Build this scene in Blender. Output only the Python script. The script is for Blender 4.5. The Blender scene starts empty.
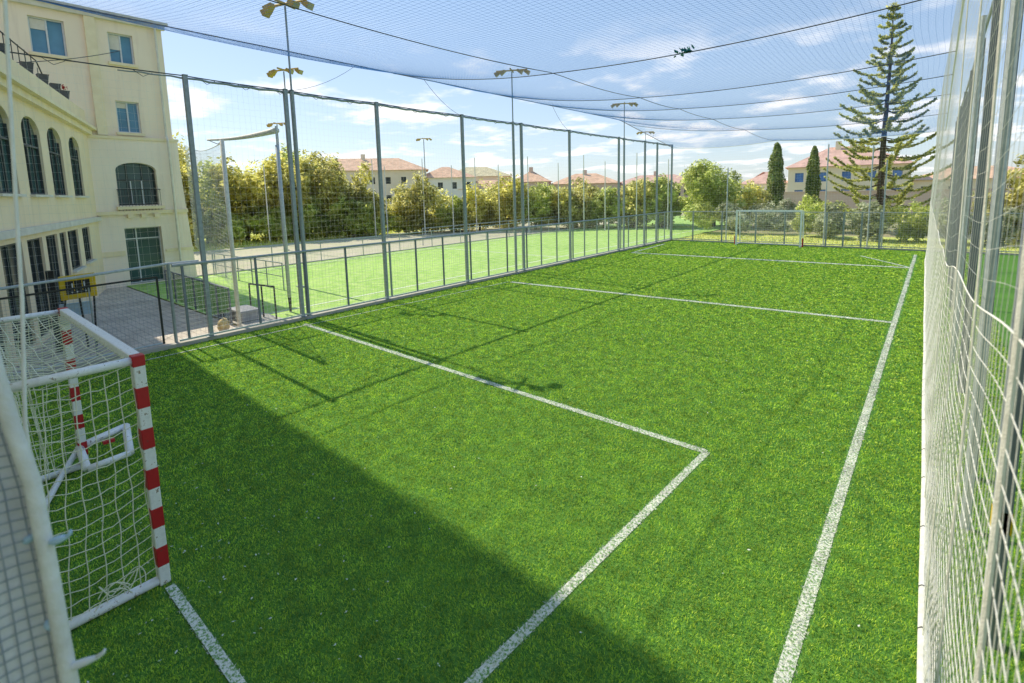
import bpy, math, random
import numpy as np
from mathutils import Vector, Matrix

rng = np.random.default_rng(7)
random.seed(7)
R = math.radians
scene = bpy.context.scene
col = scene.collection

# ------------------------------------------------------------------ materials
def _new(name):
    m = bpy.data.materials.new(name)
    m.use_nodes = True
    nt = m.node_tree
    return m, nt, nt.nodes, nt.links, nt.nodes['Principled BSDF']

def pm(name, c1, c2=None, scale=8.0, rough=0.6, bump=0.0, bscale=40.0, metal=0.0, spec=0.4, detail=6.0, contrast=(0.3, 0.7)):
    m, nt, N, L, P = _new(name)
    c2 = c2 or tuple(x * 0.8 for x in c1)
    tc = N.new('ShaderNodeTexCoord')
    no = N.new('ShaderNodeTexNoise'); no.inputs['Scale'].default_value = scale; no.inputs['Detail'].default_value = detail
    L.new(tc.outputs['Object'], no.inputs['Vector'])
    cr = N.new('ShaderNodeValToRGB')
    cr.color_ramp.elements[0].position = contrast[0]; cr.color_ramp.elements[1].position = contrast[1]
    cr.color_ramp.elements[0].color = (*c2, 1); cr.color_ramp.elements[1].color = (*c1, 1)
    L.new(no.outputs['Fac'], cr.inputs['Fac'])
    L.new(cr.outputs['Color'], P.inputs['Base Color'])
    P.inputs['Roughness'].default_value = rough; P.inputs['Metallic'].default_value = metal
    P.inputs['Specular IOR Level'].default_value = spec
    if bump:
        n2 = N.new('ShaderNodeTexNoise'); n2.inputs['Scale'].default_value = bscale; n2.inputs['Detail'].default_value = 8
        L.new(tc.outputs['Object'], n2.inputs['Vector'])
        b = N.new('ShaderNodeBump'); b.inputs['Strength'].default_value = bump; b.inputs['Distance'].default_value = 0.02
        L.new(n2.outputs['Fac'], b.inputs['Height']); L.new(b.outputs['Normal'], P.inputs['Normal'])
    return m

def leafmat(name, cols, noise_scale=0.6, transl=0.35, rough=0.55, var=(.62, 1.3)):
    """cols: three colours mixed per leaf (random per island) and by a broad noise"""
    m, nt, N, L, P = _new(name)
    geo = N.new('ShaderNodeNewGeometry')
    cr = N.new('ShaderNodeValToRGB'); e = cr.color_ramp.elements
    e[0].position = 0.0; e[0].color = (*cols[0], 1); e[1].position = 1.0; e[1].color = (*cols[2], 1)
    x = e.new(0.5); x.color = (*cols[1], 1)
    L.new(geo.outputs['Random Per Island'], cr.inputs['Fac'])
    tc = N.new('ShaderNodeTexCoord')
    no = N.new('ShaderNodeTexNoise'); no.inputs['Scale'].default_value = noise_scale; no.inputs['Detail'].default_value = 5
    L.new(tc.outputs['Object'], no.inputs['Vector'])
    mr = N.new('ShaderNodeMapRange'); mr.inputs[1].default_value = 0.3; mr.inputs[2].default_value = 0.7
    mr.inputs[3].default_value = var[0]; mr.inputs[4].default_value = var[1]
    L.new(no.outputs['Fac'], mr.inputs[0])
    mx = N.new('ShaderNodeMix'); mx.data_type = 'RGBA'; mx.blend_type = 'MULTIPLY'; mx.inputs[0].default_value = 1
    cb = N.new('ShaderNodeCombineColor')
    for i in range(3): L.new(mr.outputs[0], cb.inputs[i])
    L.new(cr.outputs['Color'], mx.inputs[6]); L.new(cb.outputs[0], mx.inputs[7])
    P.inputs['Roughness'].default_value = rough; P.inputs['Specular IOR Level'].default_value = 0.3
    L.new(mx.outputs[2], P.inputs['Base Color'])
    tr = N.new('ShaderNodeBsdfTranslucent'); L.new(mx.outputs[2], tr.inputs['Color'])
    ms = N.new('ShaderNodeMixShader'); ms.inputs[0].default_value = transl
    L.new(P.outputs[0], ms.inputs[1]); L.new(tr.outputs[0], ms.inputs[2])
    L.new(ms.outputs[0], N['Material Output'].inputs['Surface'])
    return m

def groundmat(name, c1, c2, c3, s1, s2, bump, bscale, rough=0.9):
    """two scales of noise"""
    m, nt, N, L, P = _new(name)
    tc = N.new('ShaderNodeTexCoord')
    n1 = N.new('ShaderNodeTexNoise'); n1.inputs['Scale'].default_value = s1; n1.inputs['Detail'].default_value = 6
    n2 = N.new('ShaderNodeTexNoise'); n2.inputs['Scale'].default_value = s2; n2.inputs['Detail'].default_value = 8
    L.new(tc.outputs['Object'], n1.inputs['Vector']); L.new(tc.outputs['Object'], n2.inputs['Vector'])
    r1 = N.new('ShaderNodeValToRGB'); r1.color_ramp.elements[0].position = .35; r1.color_ramp.elements[1].position = .65
    r1.color_ramp.elements[0].color = (*c1, 1); r1.color_ramp.elements[1].color = (*c2, 1)
    L.new(n1.outputs['Fac'], r1.inputs['Fac'])
    r2 = N.new('ShaderNodeMapRange'); r2.inputs[1].default_value = .4; r2.inputs[2].default_value = .65
    L.new(n2.outputs['Fac'], r2.inputs[0])
    mx = N.new('ShaderNodeMix'); mx.data_type = 'RGBA'
    L.new(r2.outputs[0], mx.inputs[0]); L.new(r1.outputs['Color'], mx.inputs[6]); mx.inputs[7].default_value = (*c3, 1)
    L.new(mx.outputs[2], P.inputs['Base Color'])
    P.inputs['Roughness'].default_value = rough; P.inputs['Specular IOR Level'].default_value = 0.2
    b = N.new('ShaderNodeBump'); b.inputs['Strength'].default_value = bump; b.inputs['Distance'].default_value = .03
    n3 = N.new('ShaderNodeTexNoise'); n3.inputs['Scale'].default_value = bscale; n3.inputs['Detail'].default_value = 4
    L.new(tc.outputs['Object'], n3.inputs['Vector']); L.new(n3.outputs['Fac'], b.inputs['Height'])
    L.new(b.outputs['Normal'], P.inputs['Normal'])
    return m

def tilemat(name, c1, c2, mortar, scale, bump=0.3, w=0.5, h=0.25):
    m, nt, N, L, P = _new(name)
    tc = N.new('ShaderNodeTexCoord'); br = N.new('ShaderNodeTexBrick')
    br.inputs['Scale'].default_value = scale; br.inputs['Color1'].default_value = (*c1, 1); br.inputs['Color2'].default_value = (*c2, 1)
    br.inputs['Mortar'].default_value = (*mortar, 1); br.inputs['Mortar Size'].default_value = .02
    br.inputs['Brick Width'].default_value = w; br.inputs['Row Height'].default_value = h
    L.new(tc.outputs['Object'], br.inputs['Vector'])
    no = N.new('ShaderNodeTexNoise'); no.inputs['Scale'].default_value = 1.2; no.inputs['Detail'].default_value = 8
    L.new(tc.outputs['Object'], no.inputs['Vector'])
    mr = N.new('ShaderNodeMapRange'); mr.inputs[1].default_value = .3; mr.inputs[2].default_value = .7; mr.inputs[3].default_value = .75; mr.inputs[4].default_value = 1.15
    L.new(no.outputs['Fac'], mr.inputs[0])
    cb = N.new('ShaderNodeCombineColor')
    for i in range(3): L.new(mr.outputs[0], cb.inputs[i])
    mx = N.new('ShaderNodeMix'); mx.data_type = 'RGBA'; mx.blend_type = 'MULTIPLY'; mx.inputs[0].default_value = 1
    L.new(br.outputs['Color'], mx.inputs[6]); L.new(cb.outputs[0], mx.inputs[7])
    L.new(mx.outputs[2], P.inputs['Base Color']); P.inputs['Roughness'].default_value = .8
    b = N.new('ShaderNodeBump'); b.inputs['Strength'].default_value = bump; b.inputs['Distance'].default_value = .02
    L.new(br.outputs['Fac'], b.inputs['Height']); b.invert = True
    L.new(b.outputs['Normal'], P.inputs['Normal'])
    return m

def glassmat(name, c=(0.03, 0.05, 0.06), rough=0.08):
    m, nt, N, L, P = _new(name)
    tc = N.new('ShaderNodeTexCoord'); no = N.new('ShaderNodeTexNoise'); no.inputs['Scale'].default_value = 1.5
    L.new(tc.outputs['Object'], no.inputs['Vector'])
    cr = N.new('ShaderNodeValToRGB'); cr.color_ramp.elements[0].color = (*[x * .6 for x in c], 1); cr.color_ramp.elements[1].color = (*[x * 1.5 for x in c], 1)
    L.new(no.outputs['Fac'], cr.inputs['Fac']); L.new(cr.outputs['Color'], P.inputs['Base Color'])
    P.inputs['Roughness'].default_value = rough; P.inputs['Specular IOR Level'].default_value = .35
    return m

def wornpaint(name, base, chip, scale=30, amount=0.62, rough=0.45):
    m, nt, N, L, P = _new(name)
    tc = N.new('ShaderNodeTexCoord')
    n1 = N.new('ShaderNodeTexNoise'); n1.inputs['Scale'].default_value = scale; n1.inputs['Detail'].default_value = 8; n1.inputs['Roughness'].default_value = .7
    L.new(tc.outputs['Object'], n1.inputs['Vector'])
    cr = N.new('ShaderNodeValToRGB'); e = cr.color_ramp.elements
    e[0].position = amount; e[0].color = (*base, 1); e[1].position = amount + .03; e[1].color = (*chip, 1)
    x = e.new(0.35); x.color = (*[v * .86 for v in base], 1)
    e[0].position = 0.35; e[1].position = amount
    cr.color_ramp.elements[0].color = (*[v * .86 for v in base], 1); cr.color_ramp.elements[1].color = (*base, 1)
    L.new(n1.outputs['Fac'], cr.inputs['Fac']); L.new(cr.outputs['Color'], P.inputs['Base Color'])
    P.inputs['Roughness'].default_value = rough
    return m

def stucco(name, c1, c2, stain, bump=.3):
    m, nt, N, L, P = _new(name)
    tc = N.new('ShaderNodeTexCoord')
    mp = N.new('ShaderNodeMapping'); mp.inputs['Scale'].default_value = (2.2, 2.2, .22); L.new(tc.outputs['Object'], mp.inputs[0])
    n1 = N.new('ShaderNodeTexNoise'); n1.inputs['Scale'].default_value = .8; n1.inputs['Detail'].default_value = 7; L.new(tc.outputs['Object'], n1.inputs['Vector'])
    n2 = N.new('ShaderNodeTexNoise'); n2.inputs['Scale'].default_value = 1.6; n2.inputs['Detail'].default_value = 8; n2.inputs['Roughness'].default_value = .65; L.new(mp.outputs[0], n2.inputs['Vector'])
    cr = N.new('ShaderNodeValToRGB'); cr.color_ramp.elements[0].position = .3; cr.color_ramp.elements[1].position = .7
    cr.color_ramp.elements[0].color = (*c2, 1); cr.color_ramp.elements[1].color = (*c1, 1); L.new(n1.outputs['Fac'], cr.inputs['Fac'])
    mr = N.new('ShaderNodeMapRange'); mr.inputs[1].default_value = .52; mr.inputs[2].default_value = .74; mr.inputs[4].default_value = .4; L.new(n2.outputs['Fac'], mr.inputs[0])
    mx = N.new('ShaderNodeMix'); mx.data_type = 'RGBA'; L.new(mr.outputs[0], mx.inputs[0]); L.new(cr.outputs['Color'], mx.inputs[6]); mx.inputs[7].default_value = (*stain, 1)
    L.new(mx.outputs[2], P.inputs['Base Color']); P.inputs['Roughness'].default_value = .92; P.inputs['Specular IOR Level'].default_value = .2
    n3 = N.new('ShaderNodeTexNoise'); n3.inputs['Scale'].default_value = 45; n3.inputs['Detail'].default_value = 6; L.new(tc.outputs['Object'], n3.inputs['Vector'])
    b = N.new('ShaderNodeBump'); b.inputs['Strength'].default_value = bump; b.inputs['Distance'].default_value = .02; L.new(n3.outputs['Fac'], b.inputs['Height']); L.new(b.outputs['Normal'], P.inputs['Normal'])
    return m

M = {}
M['turf_base'] = groundmat('turf_base', (.05, .16, .03), (.09, .24, .035), (.15, .32, .05), 1.3, 26, .8, 70)
M['turf_blade'] = leafmat('turf_blade', [(.06, .22, .05), (.42, .68, .06), (.78, .92, .11)], 5.0, .4, .42, (.58, 1.28))
M['line_blade'] = leafmat('line_blade', [(.62, .64, .55), (.78, .79, .72), (.86, .87, .80)], 3.0, .2, .6)
M['line_base'] = pm('line_base', (.72, .73, .66), (.16, .32, .08), 45, .9, .5, 90, detail=12, contrast=(.42, .54))
M['field'] = groundmat('field', (.25, .45, .09), (.36, .57, .13), (.46, .62, .2), .22, 3, .5, 30)
M['field_line'] = pm('field_line', (.75, .78, .68), (.6, .66, .5), 10, .9)
M['soil'] = groundmat('soil', (.3, .25, .16), (.4, .36, .2), (.28, .31, .12), .06, .7, .4, 3)
M['track'] = groundmat('track', (.46, .42, .33), (.54, .49, .38), (.44, .45, .28), .1, 1.2, .2, 20)
M['verge'] = groundmat('verge', (.62, .66, .16), (.72, .68, .22), (.46, .58, .12), .3, 3, .6, 12)
M['verge_blade'] = leafmat('verge_blade', [(.4, .5, .08), (.62, .64, .14), (.78, .72, .28)], .3, .35)
M['paving'] = tilemat('paving', (.58, .50, .44), (.64, .56, .48), (.44, .38, .33), 1.3, .2)
M['concrete'] = pm('concrete', (.5, .47, .43), (.38, .36, .33), 5, .85, .3, 60)
M['galv'] = pm('galv', (.36, .40, .44), (.27, .305, .34), 14, .5, .1, 120, metal=.25)
M['galv_light'] = pm('galv_light', (.55, .59, .63), (.40, .45, .5), 14, .45, .1, 120, metal=.2)
M['slate_post'] = pm('slate_post', (.22, .24, .30), (.17, .19, .24), 9, .55, .1, 90, metal=.1)
M['black_metal'] = pm('black_metal', (.035, .037, .04), (.02, .02, .022), 20, .5)
M['wire'] = pm('wire', (.66, .68, .68), (.54, .56, .56), 10, .6)
M['side_cord'] = pm('side_cord', (.80, .80, .76), (.68, .68, .64), 6, .8)
M['roof_cord'] = pm('roof_cord', (.08, .30, .66), (.06, .25, .58), 6, .8)
_n = M['roof_cord'].node_tree; _t = _n.nodes.new('ShaderNodeBsdfTranslucent'); _t.inputs['Color'].default_value = (.14, .46, .90, 1)
_m = _n.nodes.new('ShaderNodeMixShader'); _m.inputs[0].default_value = .5
_n.links.new(_n.nodes['Principled BSDF'].outputs[0], _m.inputs[1]); _n.links.new(_t.outputs[0], _m.inputs[2]); _n.links.new(_m.outputs[0], _n.nodes['Material Output'].inputs['Surface'])
M['rope_dark'] = pm('rope_dark', (.10, .11, .13), (.05, .055, .07), 40, .9, .5, 200)
M['rope_brown'] = pm('rope_brown', (.30, .21, .11), (.2, .14, .08), 40, .9, .5, 200)
M['white_cord'] = pm('white_cord', (.95, .93, .88), (.82, .79, .72), 12, .8, .3, 200)
M['cream_cord'] = pm('cream_cord', (.90, .89, .70), (.74, .73, .56), 12, .8, .3, 200)
M['white_paint'] = wornpaint('white_paint', (.90, .89, .87), (.33, .25, .18), 22, .60)
M['goal_white'] = pm('goal_white', (.95, .95, .94), (.9, .9, .88), 6, .5)
M['white_tube'] = pm('white_tube', (.80, .79, .75), (.62, .60, .55), 16, .6, .3, 60)
M['red_paint'] = wornpaint('red_paint', (.50, .012, .02), (.16, .05, .04), 22, .62)
M['white_plastic'] = pm('white_plastic', (.78, .8, .82), (.66, .69, .72), 20, .35)
M['blue_plastic'] = pm('blue_plastic', (.45, .62, .78), (.36, .52, .7), 20, .35)
M['sheet_white'] = pm('sheet_white', (.74, .72, .70), (.56, .54, .53), 5, .9, .4, 30)
M['yellow'] = pm('yellow', (.75, .52, .02), (.6, .4, .015), 10, .5)
M['black'] = pm('black', (.015, .015, .017), (.03, .03, .03), 14, .6)
M['amber'] = pm('amber', (.62, .42, .10), (.46, .30, .06), 8, .45)
M['lens'] = glassmat('lens', (.5, .42, .25), .2)
M['stucco'] = stucco('stucco', (.97, .83, .66), (.93, .77, .60), (.66, .52, .42))
M['stucco_low'] = stucco('stucco_low', (.97, .85, .73), (.93, .80, .67), (.70, .58, .50))
M['stucco_wing'] = stucco('stucco_wing', (.94, .78, .55), (.86, .70, .48), (.62, .52, .34))
M['trim'] = pm('trim', (.93, .80, .56), (.84, .7, .46), 3, .85, .2, 50)
M['trim_white'] = pm('trim_white', (.78, .74, .66), (.62, .58, .5), 3, .85, .2, 50)
M['glass_dark'] = glassmat('glass_dark', (.045, .055, .06), .2)
M['glass_blue'] = glassmat('glass_blue', (.10, .24, .36))
M['glass_green'] = glassmat('glass_green', (.05, .10, .10))
M['glass_sky'] = glassmat('glass_sky', (.10, .22, .5))
M['alu'] = pm('alu', (.7, .72, .74), (.6, .62, .65), 10, .4)
M['dark_frame'] = pm('dark_frame', (.06, .075, .07), (.04, .05, .05), 10, .5)
M['planter'] = pm('planter', (.12, .12, .13), (.08, .08, .09), 10, .6)
M['rust_post'] = pm('rust_post', (.23, .15, .09), (.15, .10, .06), 8, .7)
M['terracotta'] = tilemat('terracotta', (.86, .56, .38), (.78, .48, .32), (.6, .36, .24), 2.0, .5)
M['roof_red'] = tilemat('roof_red', (.78, .50, .41), (.70, .43, .35), (.55, .33, .27), 2.0, .5)
M['roof_pale'] = tilemat('roof_pale', (.80, .70, .44), (.72, .62, .38), (.35, .29, .17), 2.0, .5)
M['far_wall'] = pm('far_wall', (.86, .74, .58), (.78, .66, .5), .5, .9)
M['far_white'] = pm('far_white', (.88, .84, .78), (.8, .76, .7), .5, .9)
M['far_brown'] = pm('far_brown', (.66, .51, .42), (.58, .44, .36), .5, .9)
M['villa'] = pm('villa', (.93, .82, .58), (.87, .75, .51), .5, .9)
M['bark'] = pm('bark', (.13, .10, .075), (.08, .06, .045), 9, .9, .6, 40)
M['leaf_olive'] = leafmat('leaf_olive', [(.36, .36, .10), (.72, .68, .21), (.94, .89, .46)], .45, .78)
M['leaf_yellow'] = leafmat('leaf_yellow', [(.42, .42, .09), (.76, .72, .20), (.92, .86, .38)], .45, .78)
M['leaf_green'] = leafmat('leaf_green', [(.32, .40, .10), (.64, .70, .20), (.90, .90, .44)], .45, .78)
M['leaf_silver'] = leafmat('leaf_silver', [(.24, .29, .14), (.46, .49, .30), (.68, .68, .5)], .8)
M['leaf_cypress'] = leafmat('leaf_cypress', [(.10, .16, .045), (.22, .30, .08), (.44, .48, .13)], .9)
M['leaf_pine'] = leafmat('leaf_pine', [(.22, .27, .07), (.52, .55, .15), (.90, .85, .30)], .9, .55)
M['green_rag'] = pm('green_rag', (.01, .20, .12), (.01, .12, .08), 30, .8)
M['bag'] = pm('bag', (.78, .62, .30), (.3, .22, .12), 10, .8)
M['grey_seat'] = pm('grey_seat', (.42, .42, .45), (.34, .34, .37), 6, .8)

# ------------------------------------------------------------------ mesh helpers
class MB:
    def __init__(s): s.v = []; s.f = []
    def add(s, v, f):
        o = len(s.v); s.v += [tuple(map(float, p)) for p in v]; s.f += [tuple(i + o for i in q) for q in f]; return s
    def box(s, a, b):
        (x0, y0, z0), (x1, y1, z1) = a, b
        return s.add([(x0, y0, z0), (x1, y0, z0), (x1, y1, z0), (x0, y1, z0), (x0, y0, z1), (x1, y0, z1), (x1, y1, z1), (x0, y1, z1)],
                     [(0, 3, 2, 1), (4, 5, 6, 7), (0, 1, 5, 4), (1, 2, 6, 5), (2, 3, 7, 6), (3, 0, 4, 7)])
    def obox(s, O, U, V, W):
        O, U, V, W = map(Vector, (O, U, V, W))
        return s.add([O, O + U, O + U + V, O + V, O + W, O + U + W, O + U + V + W, O + V + W],
                     [(0, 3, 2, 1), (4, 5, 6, 7), (0, 1, 5, 4), (1, 2, 6, 5), (2, 3, 7, 6), (3, 0, 4, 7)])
    def tube(s, pts, r, n=8, cap=True, flat=None):
        pts = [Vector(p) for p in pts]; rs = r if isinstance(r, (list, tuple)) else [r] * len(pts)
        V = []; F = []; ref = None
        for i, p in enumerate(pts):
            t = (pts[min(i + 1, len(pts) - 1)] - pts[max(i - 1, 0)]).normalized()
            if ref is None: ref = Vector((0, 0, 1)) if abs(t.z) < .9 else Vector((1, 0, 0))
            a = (ref - t * ref.dot(t)).normalized(); b = t.cross(a); ref = a
            for k in range(n):
                q = 2 * math.pi * (k + .5) / n; V.append(p + (a * math.cos(q) + b * math.sin(q)) * rs[i])
        for i in range(len(pts) - 1):
            for k in range(n):
                k2 = (k + 1) % n; F.append((i * n + k, i * n + k2, (i + 1) * n + k2, (i + 1) * n + k))
        if cap:
            F.append(tuple(range(n - 1, -1, -1))); F.append(tuple((len(pts) - 1) * n + k for k in range(n)))
        return s.add(V, F)
    def sqpost(s, x, y, z0, z1, w, d=None):
        d = d or w
        return s.box((x - w / 2, y - d / 2, z0), (x + w / 2, y + d / 2, z1))
    def build(s, name, m, parent=None, smooth=False, bevel=0):
        me = bpy.data.meshes.new(name); me.from_pydata(s.v, [], s.f); me.validate(); me.update()
        return link(name, me, m, parent, smooth, bevel)

def link(name, me, m, parent=None, smooth=False, bevel=0):
    o = bpy.data.objects.new(name, me); col.objects.link(o)
    if m is not None: me.materials.append(M[m] if isinstance(m, str) else m)
    if smooth: me.polygons.foreach_set('use_smooth', [True] * len(me.polygons))
    if parent is not None:
        o.parent = parent
        o.matrix_parent_inverse = Matrix.Translation(-parent.location) if parent.type == 'EMPTY' and parent.parent is None else Matrix.Identity(4)
        if parent.parent is not None or parent.type != 'EMPTY': o.matrix_parent_inverse = Matrix.Identity(4)
    if bevel:
        b = o.modifiers.new('bevel', 'BEVEL'); b.width = bevel; b.segments = 2; b.limit_method = 'ANGLE'
    return o

def mesh_np(name, V, F, m, parent=None, smooth=False):
    V = np.ascontiguousarray(V, dtype=np.float32); F = np.ascontiguousarray(F, dtype=np.int32)
    me = bpy.data.meshes.new(name); k = F.shape[1]
    me.vertices.add(len(V)); me.vertices.foreach_set('co', V.ravel())
    me.loops.add(F.size); me.loops.foreach_set('vertex_index', F.ravel())
    me.polygons.add(len(F)); me.polygons.foreach_set('loop_start', np.arange(0, F.size, k, dtype=np.int32))
    me.update(calc_edges=True)
    return link(name, me, m, parent, smooth)

def tubes_np(P, r, sides=3):
    """P (n, s, 3) polylines -> thin tubes"""
    P = np.asarray(P, float); n, s, _ = P.shape
    T = np.gradient(P, axis=1); T /= np.linalg.norm(T, axis=2, keepdims=True) + 1e-12
    ref = np.where(np.abs(T[..., 2:3]) < .8, np.array([0, 0, 1.]), np.array([1., 0, 0]))
    A = np.cross(T, ref); A /= np.linalg.norm(A, axis=2, keepdims=True) + 1e-12
    B = np.cross(T, A)
    a = 2 * np.pi * np.arange(sides) / sides
    V = P[:, :, None, :] + r * (A[:, :, None, :] * np.cos(a)[None, None, :, None] + B[:, :, None, :] * np.sin(a)[None, None, :, None])
    idx = np.arange(n * s * sides).reshape(n, s, sides)
    nx = np.roll(idx, -1, axis=2)
    F = np.stack([idx[:, :-1], nx[:, :-1], nx[:, 1:], idx[:, 1:]], -1).reshape(-1, 4)
    return V.reshape(-1, 3), F

def join_np(parts):
    V = []; F = []; o = 0
    for v, f in parts:
        V.append(v); F.append(f + o); o += len(v)
    return np.concatenate(V), np.concatenate(F)

def thing(name, label, cat, loc=(0, 0, 0), group=None):
    o = bpy.data.objects.new(name, None); col.objects.link(o); o.location = loc; o.empty_display_size = .2
    return tag(o, label, cat, group)
def tag(o, label, cat, group=None):
    o['label'] = label; o['category'] = cat
    if group: o['group'] = group
    return o
def struct(o): o['kind'] = 'structure'; return o
def stuff(o, label, cat): o['kind'] = 'stuff'; o['label'] = label; o['category'] = cat; return o
def sheet(name, pts, z, m):
    return struct(MB().add([(x, y, z) for x, y in pts], [tuple(range(len(pts)))]).build(name, m))

# ------------------------------------------------------------------ camera
F = Vector((-.63756423, .75953813, -.12889411)); R2 = Vector((.76766878, .6404198, -.0233905)); U2 = Vector((-.06478037, .11386093, .99138247))
cam = bpy.data.cameras.new('camera'); camo = bpy.data.objects.new('camera', cam); col.objects.link(camo)
mw = Matrix((R2, U2, -F)).transposed().to_4x4(); mw.translation = (0, 0, 3.3659)
camo.matrix_world = mw
cam.sensor_width = 36; cam.lens = 505.365 / 1024 * 36; cam.shift_y = -83.1 / 1024
cam.clip_start = .05; cam.clip_end = 3000
cam.dof.use_dof = True; cam.dof.focus_distance = 12; cam.dof.aperture_fstop = cam.lens / 7.0
scene.camera = camo

# ------------------------------------------------------------------ light
EL = R(46.7); SUN = Vector((-math.cos(EL), .0393 * math.cos(EL), math.sin(EL))).normalized()
sd = bpy.data.lights.new('sun', 'SUN'); sd.energy = 5.0; sd.angle = R(.36); sd.color = (1, .91, .70)
so = bpy.data.objects.new('sun', sd); col.objects.link(so); so.rotation_euler = SUN.to_track_quat('Z', 'Y').to_euler(); so.location = (-40, 5, 50)
w = bpy.data.worlds.new('World'); scene.world = w; w.use_nodes = True
N, L = w.node_tree.nodes, w.node_tree.links
bg = N['Background']; bg.inputs['Strength'].default_value = .15
sky = N.new('ShaderNodeTexSky'); sky.sky_type = 'NISHITA'; sky.sun_disc = False
sky.sun_elevation = EL; sky.sun_rotation = math.atan2(SUN.x, SUN.y)
sky.air_density = 1.0; sky.dust_density = 0.6; sky.ozone_density = 2.5
tc = N.new('ShaderNodeTexCoord')
sx = N.new('ShaderNodeSeparateXYZ'); L.new(tc.outputs['Generated'], sx.inputs[0])
def mth(op, a, b=None):
    n = N.new('ShaderNodeMath'); n.operation = op
    for i, q in enumerate((a, b)):
        if q is None: continue
        if isinstance(q, (int, float)): n.inputs[i].default_value = q
        else: L.new(q, n.inputs[i])
    return n.outputs[0]
zz = mth('ADD', mth('MAXIMUM', sx.outputs[2], 0.0), .12)
cx = mth('DIVIDE', sx.outputs[0], zz); cy = mth('DIVIDE', sx.outputs[1], zz)
cv = N.new('ShaderNodeCombineXYZ'); L.new(cx, cv.inputs[0]); L.new(cy, cv.inputs[1])
cn = N.new('ShaderNodeTexNoise'); cn.inputs['Scale'].default_value = 1.5; cn.inputs['Detail'].default_value = 9; cn.inputs['Roughness'].default_value = .56
L.new(cv.outputs[0], cn.inputs['Vector'])
cm = N.new('ShaderNodeMapRange'); cm.interpolation_type = 'SMOOTHSTEP'; cm.inputs[1].default_value = .49; cm.inputs[2].default_value = .64
L.new(cn.outputs['Fac'], cm.inputs[0])
hz = N.new('ShaderNodeMapRange'); hz.interpolation_type = 'SMOOTHSTEP'; hz.inputs[1].default_value = .16; hz.inputs[2].default_value = .32; hz.inputs[3].default_value = 1; hz.inputs[4].default_value = .0
L.new(sx.outputs[2], hz.inputs[0])
cf = mth('MULTIPLY', cm.outputs[0], hz.outputs[0])
cf = mth('MULTIPLY', cf, .9)
cmx = N.new('ShaderNodeMix'); cmx.data_type = 'RGBA'
gm_ = N.new('ShaderNodeMapRange'); gm_.inputs[1].default_value = 0; gm_.inputs[2].default_value = .55; L.new(sx.outputs[2], gm_.inputs[0])
gr = N.new('ShaderNodeValToRGB'); gr.color_ramp.elements[0].color = (5.2 / 8, 6.0 / 8, 6.9 / 8, 1); gr.color_ramp.elements[1].color = (2.3 / 8, 4.2 / 8, 6.9 / 8, 1); L.new(gm_.outputs[0], gr.inputs['Fac'])
gs = N.new('ShaderNodeVectorMath'); gs.operation = 'SCALE'; gs.inputs[3].default_value = 8.0; L.new(gr.outputs['Color'], gs.inputs[0])
sm = N.new('ShaderNodeMix'); sm.data_type = 'RGBA'; sm.inputs[0].default_value = .5
L.new(sky.outputs[0], sm.inputs[6]); L.new(gs.outputs[0], sm.inputs[7])
L.new(cf, cmx.inputs[0]); L.new(sm.outputs[2], cmx.inputs[6]); cmx.inputs[7].default_value = (8.6, 8.5, 8.5, 1)
L.new(cmx.outputs[2], bg.inputs['Color'])
scene.view_settings.view_transform = 'Standard'; scene.view_settings.look = 'None'; scene.view_settings.exposure = 0
scene.cycles.use_denoising = True
scene.cycles.max_bounces = 8; scene.cycles.transparent_max_bounces = 16

# ------------------------------------------------------------------ ground sheets
XF = -13.3          # left fence line
sheet('ground', [(-900, -900), (900, -900), (900, 900), (-900, 900)], -.04, 'soil')
sheet('artificial_turf', [(XF, -3), (14, -3), (14, 32.25), (XF, 32.25)], 0, 'turf_base')
sheet('sports_field', [(-24.9, 5.4), (XF - .12, 5.4), (XF - .12, 62), (-24.9, 62)], 0, 'field')
sheet('running_track', [(-37.5, -2), (-25.2, -2), (-25.2, 75), (-37.5, 75)], -.02, 'track')
sheet('grass_verge', [(-60, -8), (-37.5, -8), (-37.5, 75), (-60, 75)], -.025, 'verge')
sheet('grass_verge', [(XF, 32.45), (16, 32.45), (16, 40), (XF, 40)], -.012, 'verge')
sheet('paved_yard', [(-32, -8), (XF - .12, -8), (XF - .12, 5.35), (-32, 5.35)], -.008, 'paving')
kb = MB(); kb.box((-25.05, 5.0, -.03), (-24.9, 62, .06)); struct(kb.build('kerb', 'concrete'))
kb = MB(); kb.box((XF - .11, .4, -.03), (XF + .06, 32.3, .09)); kb.box((XF + .06, 32.24, -.03), (14, 32.4, .07)); struct(kb.build('kerb', 'concrete', bevel=.01))
# thin adjacent-field markings
for pts in ([(-24.35, 6), (-24.23, 6), (-24.23, 60), (-24.35, 60)], [(-14.9, 6), (-14.8, 6), (-14.8, 60), (-14.9, 60)], [(-24.3, 21.5), (-24.3, 21.38), (-14.85, 21.38), (-14.85, 21.5)]):
    sheet('field_line', pts, .006, 'field_line')

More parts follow.
